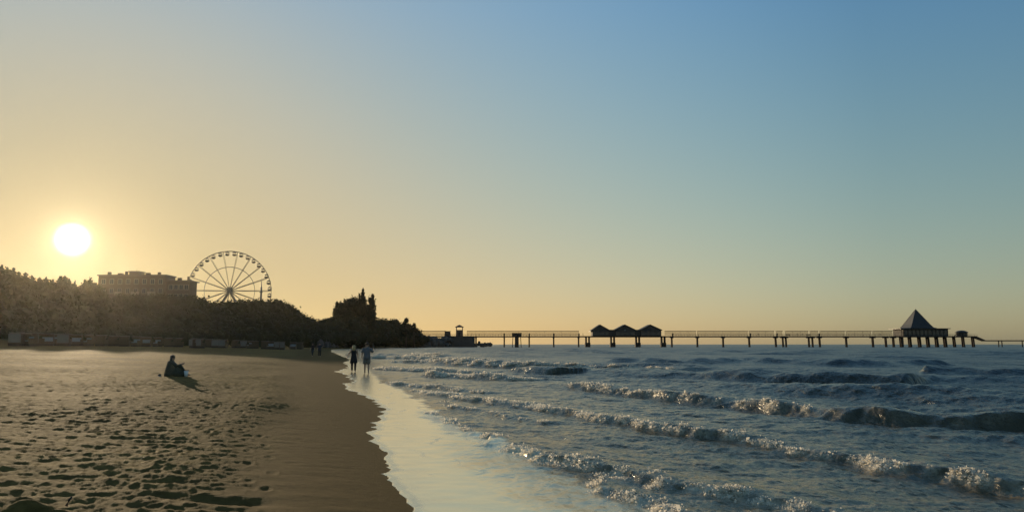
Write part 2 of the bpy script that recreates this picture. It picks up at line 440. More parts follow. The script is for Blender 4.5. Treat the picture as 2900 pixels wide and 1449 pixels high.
# ------------------------------------------------------------------ beach
angs = np.radians(np.concatenate([np.arange(-180, -60, 4), np.arange(-60, -38, 1.0), np.arange(-38, 14, 0.1), np.arange(14, 60, 1.5), np.arange(60, 181, 4)]))
rads = np.concatenate([[0.02], np.geomspace(0.6, 5.5, 45, endpoint=False), np.geomspace(5.5, 70, 430, endpoint=False), np.geomspace(70, 6000, 150)])
bx, by = polar_mesh('beach', angs, rads)
bs = inland(bx, by)
bz = terrain_smooth(bx, by)
e_in = edge_x(by) - bx
wob = 0.25 * noise(bx * 0.5, by * 0.5, 5)
rough = sstep(0.9, 2.4, bs - 0.02 * by + wob) * np.clip(1 - (by - 60) / 200, 0.2, 1)
lod = np.clip(1.4 - np.hypot(bx, by) / 90.0, 0, 1)
calm = np.clip(0.55 + 1.1 * noise(bx * 0.22, by * 0.22, 55), 0.15, 1.2)
rel = 0.016 * fbm(bx * 0.55, by * 0.55, 3, 3) + 0.014 * fbm(bx * 3.1, by * 3.1, 31, 3, 0.6) + 0.010 * fbm(bx * 8, by * 11, 33, 3, 0.6) * lod
rel += 0.018 * calm * fbm(bx * 0.9 + by * .3, by * 4.6, 36, 5, 0.66)
rel += (0.008 * dents(bx, by, 0.9, 40, 0.10) + 0.006 * dents(bx + 9, by + 4, 0.25, 60, 0.055)) * lod * calm
rel += 0.13 * noise(bx * 0.13, by * 0.13, 8)
# low berm where the rough sand starts
rel += 0.05 * np.exp(-((bs - 2.4 - wob) / 0.7) ** 2)
damp = 0.006 * fbm(bx * 1.2, by * 3.0, 77, 3) + 0.010 * dents(bx + 3, by + 7, 1.15, 81, 0.09, 0.15) * lod
def prints(p0, p1, seed, depth=0.020):
    a_, b_ = gp(p0[0], p0[1], .15), gp(p1[0], p1[1], .25); rp_ = random.Random(seed)
    L = math.hypot(b_.x - a_.x, b_.y - a_.y); ux, uy = (b_.x - a_.x) / L, (b_.y - a_.y) / L
    out = np.zeros_like(bx)
    for i in range(int(L / 0.62)):
        t_ = (i + rp_.uniform(-.12, .12)) * 0.62; sd_ = (0.11 if i % 2 else -0.11) + rp_.uniform(-.04, .04) + 0.25 * math.sin(t_ * 0.35 + seed)
        cx_, cy_ = a_.x + ux * t_ - uy * sd_, a_.y + uy * t_ + ux * sd_
        dx_, dy_ = bx - cx_, by - cy_
        al, ac = dx_ * ux + dy_ * uy, -dx_ * uy + dy_ * ux
        q_ = (al / 0.135) ** 2 + (ac / 0.055) ** 2
        out += depth * rp_.uniform(.7, 1.2) * (-np.exp(-q_ ** 1.5) + 0.4 * np.exp(-(np.sqrt(q_) - 1.5) ** 2 * 4))
    return out
trail = prints((330, 1445), (660, 1080), 2) + prints((560, 1445), (250, 1120), 3) + prints((640, 1440), (760, 1060), 4, .012)
h_ = gp(655, 1412, .12)
hollow = -0.05 * np.exp(-(((bx - h_.x) / 0.42) ** 2 + ((by - h_.y) / 0.16) ** 2)) + 0.02 * np.exp(-(((bx - h_.x) / 0.55) ** 2 + ((by - h_.y + .3) / 0.12) ** 2))
bz = bz + 0.86 * rel * rough + damp * sstep(0.1, 0.6, bs) + trail * sstep(0.3, 0.8, bs) * lod + hollow
sf = np.interp(by, FOOT_Y, FOOT_S)
wet = 1 - sstep(1.0, 2.8, bs - 0.02 * by + wob * 1.5)
wet = np.clip(wet + 0.35 * np.exp(-((bs - 0.9 - wob * 1.3) / 0.06) ** 2) - 0.25 * np.exp(-((bs - 1.5 - wob * 1.6) / 0.10) ** 2) + 0.3 * (1 - sstep(0.0, 0.45, e_in)), 0, 1.5)
veg = sstep(0, 6, bs - sf + 2 * noise(bx * 0.2, by * 0.2, 4))
keep = (bs > -90)
beach = link('beach', np_mesh('beach', bx, by, bz, dict(wet=wet, veg=veg), M['sand'], keep))
tag(beach, kind='structure')

# ------------------------------------------------------------------ sea
angs = np.radians(np.concatenate([np.arange(-120, -24, 3), np.arange(-24, -14, 0.5), np.arange(-14, 36, 0.085), np.arange(36, 60, 0.6), np.arange(60, 181, 3)]))
rads = np.concatenate([np.geomspace(1.2, 6.0, 40, endpoint=False), np.geomspace(6.0, 70, 470, endpoint=False), np.geomspace(70, 600, 190, endpoint=False), np.geomspace(600, 9000, 60)])
wx, wy = polar_mesh('sea', angs, rads)
e_out = wx - edge_x(wy)
FR_PX = [(2100, 1560), (1850, 1449), (1700, 1390), (1560, 1320), (1454, 1266), (1385, 1234), (1300, 1206), (1222, 1166), (1148, 1108), (1080, 1080), (1060, 1062), (1030, 1030), (975, 1005)]
fw = [gp(*p) for p in FR_PX]
fy = np.array([p.y for p in fw]); fx = np.array([p.x for p in fw]); o_ = np.argsort(fy)
film_r = np.interp(wy, np.concatenate([[-50, 0], fy[o_], [300]]), np.concatenate([[14, 3.4], fx[o_], [-60]]))
jag = 0.18 * noise(wx * 1.3, wy * 1.3, 21) + 0.08 * noise(wx * 5, wy * 5, 22)
film = (1 - sstep(-0.10, 0.14, wx - film_r + 1.6 * jag)) * (e_out > -0.5)
film = film * (1 - 0.55 * sstep(-1.7, -0.25, wx - film_r + jag) * (1 - sstep(11, 17, wy)))  # film weakened beside the first breaker, painting in its dark reflected band
rr = np.hypot(wx, wy)
# open water swell: crests run roughly along the beach, travelling towards it
dirs = [(-0.86, -0.5, 6.5, 0.085, 0.3), (-0.70, -0.71, 4.1, 0.05, 1.7), (-0.93, -0.36, 9.5, 0.11, 4.1), (-0.5, -0.86, 2.3, 0.028, 2.2), (-0.97, 0.2, 1.5, 0.016, 0.9), (-0.55, -0.83, 13.0, 0.10, 3.3)]
sea = np.zeros_like(wx)
warp = 1.6 * noise(wx * 0.07, wy * 0.07, 90); ampn = 0.75 + 0.9 * noise(wx * 0.05, wy * 0.05, 91)
for dx, dy, L, A, ph in dirs:
    k = 2 * np.pi / L
    th = k * (wx * dx + wy * dy) + ph + warp * (6.5 / L) ** 0.5
    sh = np.sin(th)
    lodw = np.clip((L / (0.0115 * rr + 0.001) - 2.2) / 2, 0, 1)
    sea += A * (0.6 * sh + 0.4 * (2 * ((sh + 1) / 2) ** 2.2 - 1)) * ampn * lodw
chop = 0.042 * fbm(wx * 1.0 + wy * 0.5, wy * 1.7 - wx * .5, 101, 5, 0.62)
nearlod = np.clip(1.2 - rr / 120, 0, 1)
deep = sstep(1.0, 16.0, wx - film_r)
sea = sea * (0.12 + 0.88 * deep) * (1 + 1.0 * sstep(70, 220, rr)) + chop * nearlod * (0.55 + 0.45 * deep) * (1 - 0.8 * film)

def breaker(pts, H, back, front, seed, Hprof=None):
    """signed distance field to a crest polyline; returns height, foam weight, t"""
    P = [gp(p[0], p[1], 0.05) for p in pts]
    best = np.full(wx.shape, 1e9); side = np.zeros(wx.shape); tt = np.zeros(wx.shape)
    n = len(P) - 1
    jx = 0.22 * noise(wx * 0.9, wy * 0.9, seed) + 0.07 * noise(wx * 3.5, wy * 3.5, seed + 1)
    for i in range(n):
        ax, ay, bx_, by_ = P[i].x, P[i].y, P[i + 1].x, P[i + 1].y
        dx, dy = bx_ - ax, by_ - ay; L2 = dx * dx + dy * dy
        u = np.clip(((wx - ax) * dx + (wy - ay) * dy) / L2, 0, 1)
        qx, qy = wx - ax - u * dx, wy - ay - u * dy
        d2 = qx * qx + qy * qy
        m = d2 < best
        cr = dx * qy - dy * qx
        best = np.where(m, d2, best); side = np.where(m, np.sign(cr), side); tt = np.where(m, (i + u) / n, tt)
    d = np.sqrt(best) * side + jx                 # positive = seaward
    amp = np.interp(tt, np.linspace(0, 1, len(Hprof)), Hprof) if Hprof is not None else 1.0
    amp = amp * (0.8 + 0.55 * noise(wx * 0.55, wy * 0.55, seed + 5))
    endf = sstep(0.0, 0.06, tt) * (1 - sstep(0.96, 1.0, tt))
    prof = np.where(d > 0, np.exp(-(d / back) ** 2), np.exp(-(d / front) ** 2))
    trough = -0.18 * np.exp(-((d + 2.2 * front) / (1.4 * front)) ** 2)
    return H * amp * endf * (prof + trough), prof * endf * np.clip(amp, 0, 1.2), d, tt, amp

foam = np.zeros_like(wx)
BREAKERS = [
    # crest polyline (left to right in the picture), height, back, front, seed, height profile, foam width, foam strength
    ([(1200, 1150), (1300, 1200), (1385, 1232), (1454, 1262), (1600, 1285), (1700, 1320), (1900, 1350), (2100, 1380), (2250, 1405), (2420, 1450), (2700, 1540)], 0.10, 0.7, 0.14, 200, [.25, .5, .7, .9, 1, 1, 1, 1, 1, 1], 0.22, 1.0),
    ([(1690, 1335), (1730, 1365), (1790, 1388), (1880, 1415), (1930, 1450), (2010, 1500)], 0.06, 0.4, 0.10, 220, None, 0.16, 1.0),
    ([(1130, 1090), (1280, 1114), (1440, 1136), (1540, 1145), (1600, 1156), (1700, 1173), (1850, 1198), (1990, 1218), (2130, 1231), (2280, 1258), (2450, 1280), (2560, 1303), (2720, 1325), (2900, 1350), (3200, 1395)], 0.125, 0.9, 0.16, 240, [.5, .6, .7, .8, .9, 1, 1, 1, 1, .95, .9, .85], 0.15, 1.0),
    ([(1560, 1084), (1680, 1096), (1760, 1104), (1860, 1114), (2000, 1128), (2150, 1145), (2270, 1160), (2420, 1180), (2560, 1192), (2720, 1198), (2900, 1204), (3300, 1220)], 0.28, 1.5, 0.26, 260, [.35, .7, 1, .8, .75, .8, 1.0, 1.05, 1.15, 1.1, 1.05, 1], 0.24, 0.8),
    ([(1190, 1058), (1320, 1064), (1420, 1070), (1520, 1074)], 0.22, 2.0, 0.4, 280, None, 0.40, 0.9),
    ([(1090, 1022), (1200, 1022), (1290, 1026), (1360, 1030), (1480, 1034), (1650, 1037), (1800, 1040), (1950, 1044)], 0.42, 3.2, 0.9, 300, [.5, .7, 1, 1, .9, .9, .8], 0.8, 0.7),
    ([(1060, 1003), (1120, 1004), (1180, 1006), (1260, 1010)], 0.35, 3, 1.0, 320, None, 1.4, 0.9),
    ([(1075, 1040), (1150, 1044), (1250, 1047), (1340, 1050)], 0.16, 1.5, 0.4, 420, None, 0.45, 1.0),
    ([(1090, 1078), (1180, 1086), (1300, 1098), (1400, 1106)], 0.09, 0.8, 0.2, 440, None, 0.22, 0.8),
    ([(1240, 1130), (1330, 1150), (1450, 1170), (1560, 1185)], 0.05, 0.5, 0.15, 460, None, 0.12, 0.6),
    ([(1050, 1012), (1150, 1013), (1260, 1017), (1400, 1020)], 0.25, 2.5, 0.8, 480, None, 0.8, 0.8),
    ([(1460, 1046), (1520, 1050), (1570, 1052)], 0.40, 2.6, 0.7, 340, None, 0.4, 0.4),
    ([(2000, 1058), (2150, 1066), (2350, 1072), (2600, 1080)], 0.40, 3.2, 1.0, 360, None, 0.4, 0.0),
    ([(2600, 1050), (2750, 1052), (2900, 1056), (3200, 1060)], 0.40, 3.4, 1.1, 380, None, 0.4, 0.0),
    ([(1700, 1022), (1900, 1025), (2100, 1024), (2400, 1030), (2700, 1028)], 0.45, 5, 1.6, 400, None, 0.5, 0.0),
]
sites = []
FOAM_ALONG = {260: [.3, 1, 1, .9, .8, .9, .7, .12, .15, .35, .05, .05], 240: [1, 1, 1, 1, 1, 1, .9, .8, .6]}
for pts, H, back, front, seed, prof, fwid, fst in BREAKERS:
    h, w, d, tt, amp = breaker(pts, H, back, front, seed, prof)
    sea = np.where(w > 0.02, np.maximum(sea * (1 - 0.6 * w), -0.2) + h, sea + h)
    if fst > 0:
        patch = np.clip(0.55 + 0.9 * noise(wx * 1.0, wy * 1.0, seed + 9) + 0.9 * noise(wx * 3.4, wy * 3.4, seed + 10), 0, 1)
        endf = sstep(0.0, 0.05, tt) * (1 - sstep(0.97, 1, tt))
        if seed in FOAM_ALONG: endf = endf * np.interp(tt, np.linspace(0, 1, len(FOAM_ALONG[seed])), FOAM_ALONG[seed])
        f = fst * np.exp(-((d + 0.55 * fwid) / fwid) ** 2) * patch * endf
        f += 0.5 * fst * sstep(-0.2, 0.1, d) * np.exp(-np.clip(d, 0, None) / (4 * fwid)) * endf * np.clip(1.6 * noise(wx * 1.2 + wy * .7, wy * 3.4, seed + 12), 0, 1)
        foam = np.maximum(foam, f)
        lump = 0.8 - 1.5 * np.abs(fbm(wx * 5.5, wy * 5.5, seed + 20, 3, 0.65))
        sea += f * 0.035 * lump * nearlod + 0.016 * w * nearlod * fbm(wx * 3.2, wy * 3.2, seed + 30, 4, 0.6)
ts = terrain_smooth(wx, wy)
sea_level = -0.045
base = ts + 0.004 + 0.006 * sstep(0, 0.6, e_out)
film_h = 0.0025 * fbm(wx * 1.5, wy * 2.5, 130, 2)
wz = np.where(e_out > 0, np.maximum(sea + sea_level, base + film_h * sstep(0, 0.5, e_out)), ts - 0.10 * np.clip(-e_out, 0, 3) - 0.004)
# thin line of lace along the swash edge
lace = np.exp(-((e_out - 0.06 - 0.05 * noise(wx * 3, wy * 3, 71)) / 0.06) ** 2) * 0.22 + 0.2 * np.exp(-np.clip(e_out, 0, None) / 0.5) * np.clip(noise(wx * 2, wy * 4, 73) + 0.3, 0, 1)
for off_, sd2 in ((0.55, 601), (1.15, 603), (1.9, 605)):
    ln = off_ + 0.45 * noise(wx * 0.5, wy * 0.5, sd2) + 0.12 * noise(wx * 2.2, wy * 2.2, sd2 + 1)
    lace = np.maximum(lace, 0.22 * np.exp(-((e_out - ln) / 0.035) ** 2) * np.clip(1.8 * noise(wx * 0.9, wy * 0.9, sd2 + 7) + 0.25, 0, 1))
foam = np.maximum(foam, np.where(e_out > -0.05, lace * np.clip(1.2 - rr / 100, 0, 1), 0))
keep = (e_out > -2.0)
sea_ob = link('sea', np_mesh('sea', wx, wy, wz, dict(film=film, foam=np.clip(foam, 0, 1), shallow=np.exp(-np.clip(wx - film_r, 0, None) / 15.0)), M['water'], keep))
tag(sea_ob, kind='structure')

# foam lumps on the broken crests
fmask = (foam > 0.45) & (e_out > 0.8) & (rr < 115) & (np.abs(np.arctan2(wx, wy)) < R(37)) & (film < 0.6)
idx = np.flatnonzero(fmask.ravel())
fx_, fy_ = wx.ravel()[idx], wy.ravel()[idx]
wgt = (rr.ravel()[idx]) ** 1.3 * (0.10 + np.clip(noise(fx_ * 4.5, fy_ * 4.5, 910) * 1.8 + 0.45, 0, 1))
n = 44000
pick = RNG.choice(idx, size=n, replace=True, p=wgt / wgt.sum())
c = np.stack([wx.ravel()[pick], wy.ravel()[pick], wz.ravel()[pick]], -1)
far = 0.6 + rr.ravel()[pick] / 16
c[:, :2] += RNG.normal(0, 0.03, (n, 2)) * far[:, None]
c[:, 2] += np.abs(RNG.normal(0, 0.010, n)) * far + (RNG.random(n) < 0.02) * RNG.uniform(0, 0.07, n)
sz = (RNG.gamma(1.5, 0.0025, n) + 0.0018) * far
u1 = RNG.normal(size=(n, 3)); u1 /= np.linalg.norm(u1, axis=1)[:, None]
u2 = np.cross(u1, RNG.normal(size=(n, 3))); u2 /= np.linalg.norm(u2, axis=1)[:, None]
u3 = np.cross(u1, u2)
ca = np.stack([-u1 - u2 * .7, u1 * .9 - u2, u1 + u2 * .8 + u3 * .5, -u1 * .8 + u2 + u3 * .3], 1) * sz[:, None, None]
V = (c[:, None, :] + ca).reshape(-1, 3)
Ff = np.arange(n * 4).reshape(-1, 4)
me = bpy.data.meshes.new('breaker_foam'); me.from_pydata(V.tolist(), [], Ff.tolist()); me.update()
fo = link('breaker_foam', me, None, M['froth'])
tag(fo, 'crumbling white foam along the crests of the breaking waves', 'foam', kind='stuff')

ORD = 'first second third fourth fifth sixth seventh eighth ninth tenth eleventh twelfth thirteenth fourteenth fifteenth sixteenth'.split()
# ------------------------------------------------------------------ woodland on the hill
def leaf_cloud(blobs, per, size, rnd):
    """leaf quads through ellipsoid shells: blobs = [(centre, radii)]"""
    vs, fs = [], []
    for c, rad in blobs:
        k = int(per * (rad[0] * rad[1] + rad[0] * rad[2] + rad[1] * rad[2]) / 3)
        u = rnd.normal(size=(k, 3)); u /= np.linalg.norm(u, axis=1)[:, None]
        rr_ = rnd.uniform(0.55, 1.0, (k, 1)) ** 0.6 * (1 + 0.12 * rnd.normal(size=(k, 1)))
        p = np.array(c) + u * rr_ * np.array(rad)
        a = rnd.normal(size=(k, 3)); a /= np.linalg.norm(a, axis=1)[:, None]
        b = np.cross(a, rnd.normal(size=(k, 3))); b /= np.linalg.norm(b, axis=1)[:, None]
        s = size * rnd.uniform(0.5, 1.2, (k, 1))
        q = np.stack([p - a * s - b * s * 0.6, p + a * s - b * s * 0.6, p + a * s * 0.7 + b * s * 0.6, p - a * s * 0.7 + b * s * 0.6], 1).reshape(-1, 3)
        base_ = len(vs)
        vs += q.tolist(); fs += (np.arange(k * 4).reshape(-1, 4) + base_).tolist()
    return vs, fs
SKY = [(-400, 690), (-150, 735), (0, 757), (35, 768), (70, 778), (100, 786), (130, 792), (150, 794), (170, 790), (190, 790), (205, 800), (220, 810), (235, 800), (250, 797), (264, 790), (300, 830), (540, 832), (556, 836), (585, 841),
       (600, 849), (640, 847), (690, 846), (740, 843), (795, 843), (820, 856), (850, 881), (880, 894), (893, 902), (901, 913), (910, 903), (920, 898), (938, 899), (946, 890), (960, 885), (1068, 899), (1090, 898), (1120, 904), (1140, 911), (1170, 917), (1182, 931), (1195, 946), (1215, 957)]
SKX = [a for a, b in SKY]; SKYY = [b for a, b in SKY]
DF_X = [-400, 0, 300, 540, 700, 850, 950, 1100, 1215]; DF_Y = [95, 122, 150, 178, 205, 245, 285, 360, 430]
rnd = np.random.default_rng(5)
blobs = []; cores = []
def crown(px, ytop, depth, rx, rz):
    top = at(px, ytop, depth)
    c = (top.x, depth + rnd.uniform(-2, 2), top.z - rz)
    blobs.append((c, (rx, rx, rz))); cores.append((c, (rx * .8, rx * .8, rz * .82)))
for frac, off, step, rx, drop in ((1.0, 58, 11, 2.4, 3.6), (0.86, 46, 20, 3.6, 4.2), (0.68, 34, 22, 3.6, 4.2), (0.5, 22, 24, 3.4, 3.6), (0.3, 12, 22, 2.8, 2.8), (0.14, 6, 16, 1.7, 1.6)):
    px = -380.0
    while px < 1212:
        d = np.interp(px, DF_X, DF_Y); sc_ = min(1.0, 260 / d) if px > 900 else 1.0
        offk = off * (0.35 if px > 1000 else 1.0)
        sky_y = np.interp(px, SKX, SKYY); foot = 957.0
        yt = foot + (sky_y - foot) * frac + rnd.normal() * (1.2 if frac == 1 else 5.0)
        if frac == 1: yt += 2.0
        hgt = (974 - sky_y) / F * d
        k = 1.0 if hgt > 8 else max(0.35, hgt / 8)
        crown(px, yt, d + offk, rx * rnd.uniform(0.8, 1.2) * k, drop * rnd.uniform(0.85, 1.15) * k)
        px += step * rnd.uniform(0.8, 1.2) * (0.7 if px > 900 else 1.0) * (2.0 if px < -40 else 1.0)
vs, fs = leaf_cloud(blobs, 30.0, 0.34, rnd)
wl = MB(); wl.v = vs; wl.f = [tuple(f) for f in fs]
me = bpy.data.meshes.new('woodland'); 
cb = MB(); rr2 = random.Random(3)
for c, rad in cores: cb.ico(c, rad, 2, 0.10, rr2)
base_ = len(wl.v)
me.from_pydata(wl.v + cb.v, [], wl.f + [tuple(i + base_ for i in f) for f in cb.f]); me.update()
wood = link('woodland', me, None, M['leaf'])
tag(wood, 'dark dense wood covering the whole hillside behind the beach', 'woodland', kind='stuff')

def tree(name, label, px, ytop, depth, shape, mat, group=None, seed=1):
    """trunk with limbs and a leafy crown; shape: list of (dx, z fraction, rx, rz) in metres/fractions of height"""
    rg = np.random.default_rng(seed); rp = random.Random(seed)
    top = at(px, ytop, depth); gz = terrain_z(top.x, depth) - 0.2
    H = top.z - gz
    root = empty(name, (top.x, depth, gz))
    tag(root, label, 'tree', group)
    t = MB(); t.tube([(0, 0, 0), (0.1, 0, H * .35), (-.05, .1, H * .65), (0, 0, H * .93)], [H * .022 + .08, H * .016 + .05, H * .01 + .03, .03], 8)
    tr = t.build('trunk', M['bark'], root, True)
    bl = []; cr = MB()
    for dx, zf, rx, rz in shape:
        dy = rp.uniform(-.4, .4) * rx
        c = (dx, dy, H * zf)
        bl.append((c, (rx, rx, rz)))
        cr.ico(c, (rx * .72, rx * .72, rz * .78), 2, 0.12, rp)
        MB().tube([(0, 0, max(0.2 * H, H * zf - rz)), (dx * .6, dy * .6, H * zf - rz * .3), (dx, dy, H * zf)], [.12, .08, .03], 5).build('limb', M['bark'], tr, True)
    v, f = leaf_cloud(bl, 26.0, 0.36, rg)
    b0 = len(v)
    m_ = bpy.data.meshes.new('crown'); m_.from_pydata(v + cr.v, [], f + [tuple(i + b0 for i in q) for q in cr.f]); m_.update()
    link('crown', m_, root, mat)
    return root
def round_shape(w, H, n, seed, spread=0.6):
    rp = random.Random(seed); out = []
    for i in range(n):
        a = rp.uniform(0, 2 * math.pi); q = rp.uniform(0, spread)
        out.append((w * q * math.cos(a), rp.uniform(.35, .80), w * rp.uniform(.32, .48), H * rp.uniform(.12, .2)))
    return out
D1 = 345
tree('broad_tree', 'broad dome-crowned tree, bulkiest of the clump beside the poplars', 985, 835, D1, [(-4.0, .56, 3.0, 4.6), (-2.0, .70, 3.6, 4.6), (1.5, .80, 4.2, 4.2), (4.6, .76, 4.0, 4.4), (0, .55, 5.4, 6), (6.5, .55, 3.8, 6), (-4.4, .42, 3.6, 5), (7.5, .35, 3.6, 5), (2, .3, 5.4, 5)], M['leaf2'], seed=11)
tree('poplar_tree', 'tallest slim poplar rising out of the clump near the water', 1028, 813, D1 - 3, [(0, .93, .8, 1.7), (-.2, .84, 1.1, 2.6), (.5, .76, 1.4, 3.0), (.2, .62, 2.0, 4), (0, .4, 2.4, 4.5)], M['leaf2'], seed=12)
tree('poplar_tree', 'short thin poplar spike just left of the tallest poplar', 1018, 826, D1 - 2, [(0, .93, .55, 1.4), (.1, .82, .9, 2.4), (0, .6, 1.6, 4), (0, .38, 2.0, 4)], M['leaf2'], seed=13)
tree('poplar_tree', 'ragged poplar with forked top at the right edge of the clump', 1055, 831, D1 - 4, [(.2, .93, 1.0, 1.8), (-1.2, .88, .9, 1.8), (.1, .8, 1.7, 3.0), (.3, .6, 2.0, 4.0), (-1.4, .68, 2.2, 3.4), (-.2, .4, 2.5, 5), (-2.5, .5, 2.4, 4)], M['leaf2'], seed=14)
tree('slender_tree', 'loose feathery tree at the left edge of the poplar clump', 954, 850, D1 - 5, [(0, .90, .9, 1.6), (-.6, .74, 1.2, 2.4), (.5, .6, 1.6, 3), (-.3, .4, 1.9, 3)], M['leaf2'], seed=15)
tree('small_tree', 'small pointed tree standing alone on the headland slope above the pier', 1151, 894, 385, [(0, .86, 1.5, 1.6), (-.9, .76, 1.2, 1.2), (1.0, .70, 1.4, 1.2), (0, .5, 2.4, 2)], M['leaf2'], seed=16)
tree('small_tree', 'low wind-bent tree at the seaward tip of the headland', 1173, 908, 392, [(0, .84, 1.2, 1.2), (1.1, .66, 1.3, 1.1), (-1.1, .66, 1.5, 1.3), (1.6, .45, 1.6, 1.3)], M['leaf2'], seed=17)
PINES = [(6, 748), (22, 757), (38, 757), (54, 770), (72, 771), (91, 779), (112, 785), (131, 784), (150, 790), (170, 782), (184, 780), (197, 789), (211, 796), (240, 790), (255, 786)]
for i, (px, yt) in enumerate(PINES):
    d = np.interp(px, DF_X, DF_Y) + 60
    lab = ORD[i] + ' pointed tree from the left on the skyline left of the hotel'
    if i == 0: lab = 'leftmost pointed tree on the skyline at the picture edge'
    if px == 255: lab = 'pointed tree touching the left end of the hotel'
    if px == 211: lab = 'pointed tree standing in the dip right below the sun'
    tree('pine_tree', lab, px, yt, d, [(0, .95, .35, .9), (0, .88, .7, 1.2), (.1, .80, 1.1, 1.4), (-.1, .70, 1.5, 1.6), (0, .58, 1.9, 2), (0, .42, 2.2, 2.4)], M['pine'], 'pointed trees on the left skyline', 40 + i)

# ------------------------------------------------------------------ hotel
def hotel():
    D = 262.0
    k = D / F
    c0 = at(400, HY, D); gz = terrain_z(c0.x, D) - 0.5
    root = empty('hotel', (c0.x, D, gz))
    tag(root, 'wide flat-roofed hotel block with stepped roofline above the wooded hill', 'hotel')
    def X(px): return at(px, HY, D).x - c0.x
    def Z(py): return at(400, py, D).z - gz
    dep = 7
    def block(name, p0, p1, ytop, mat, y0=0.0, d=dep, zb=0.0):
        z = Z(ytop); b = MB().box(((X(p0) + X(p1)) / 2, y0 + d / 2, (z + zb) / 2), (X(p1) - X(p0), d, z - zb))
        return b.build(name, mat, root)
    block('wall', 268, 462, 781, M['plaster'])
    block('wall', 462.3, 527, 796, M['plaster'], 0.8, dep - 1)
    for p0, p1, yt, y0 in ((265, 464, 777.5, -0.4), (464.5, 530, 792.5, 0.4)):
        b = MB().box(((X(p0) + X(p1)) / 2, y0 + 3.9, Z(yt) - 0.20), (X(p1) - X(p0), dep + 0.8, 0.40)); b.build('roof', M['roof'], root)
    ph = block('roof_house', 349, 377, 768.5, M['plaster'], 1.5, 4, Z(777) )
    MB().box(((X(346.5) + X(379)) / 2, 3.5, Z(767.3)), (X(379) - X(346.5), 4.6, 0.3)).build('roof', M['roof'], ph)
    b = MB(); z0, z1 = Z(793), Z(778)
    b.prism([(X(466), z0), (X(458), z1 - .1), (X(455), z1 - .1), (X(455), z0)], 1.0, 6); b.build('stair_slope', M['roof'], root)
    for px_, yb, h_, w_ in ((286, 777, 1.1, .9), (318, 777, .7, 1.6), (335, 777, 1.3, .6), (398, 777, .8, 1.4), (430, 777, 1.0, .8), (490, 792, .9, 1.2), (515, 792, 1.3, .5)):
        MB().box((X(px_), 3.0, Z(yb) + h_ / 2 + .0), (w_, .9, h_)).build('chimney', M['plaster'], root)
    MB().tube([(X(362), 3.5, Z(766.5)), (X(362), 3.5, Z(758))], .05, 5).build('antenna', M['steel'], root)
    wm = MB().box((0, 0, 0), (1.15, 0.06, 1.5)).mesh('window', M['winglass'])
    fm = MB()
    for dx, dz, sx, sz_ in ((0, .82, 1.4, .12), (0, -.82, 1.4, .12), (-.64, 0, .12, 1.52), (.64, 0, .12, 1.52), (0, 0, .06, 1.5)): fm.box((dx, -.04, dz), (sx, .1, sz_))
    fm = fm.mesh('frame', M['white_steel'])
    bm_ = MB().box((0, -.5, -.06), (2.4, 1.0, .12)).box((0, -.97, .5), (2.4, .05, .9)).box((-1.17, -.5, .5), (.05, .9, .9)).box((1.17, -.5, .5), (.05, .9, .9)).mesh('balcony', M['white_steel'])
    for (p0, p1, yt, y0, n) in ((272, 458, 781, 0.0, 8), (466, 525, 796, 0.8, 4)):
        for r_ in range(4):
            for i in range(n):
                x = X(p0) + (X(p1) - X(p0)) * (i + .5) / n; z = Z(yt) - 1.9 - r_ * 3.1
                w = link('window', wm, root); w.location = (x, y0 - .02, z)
                link('frame', fm, w)
                if r_ and i % 2 == (0 if n == 8 else 1):
                    q = link('balcony', bm_, root); q.location = (x, y0 - .02, z - 1.25)
hotel()

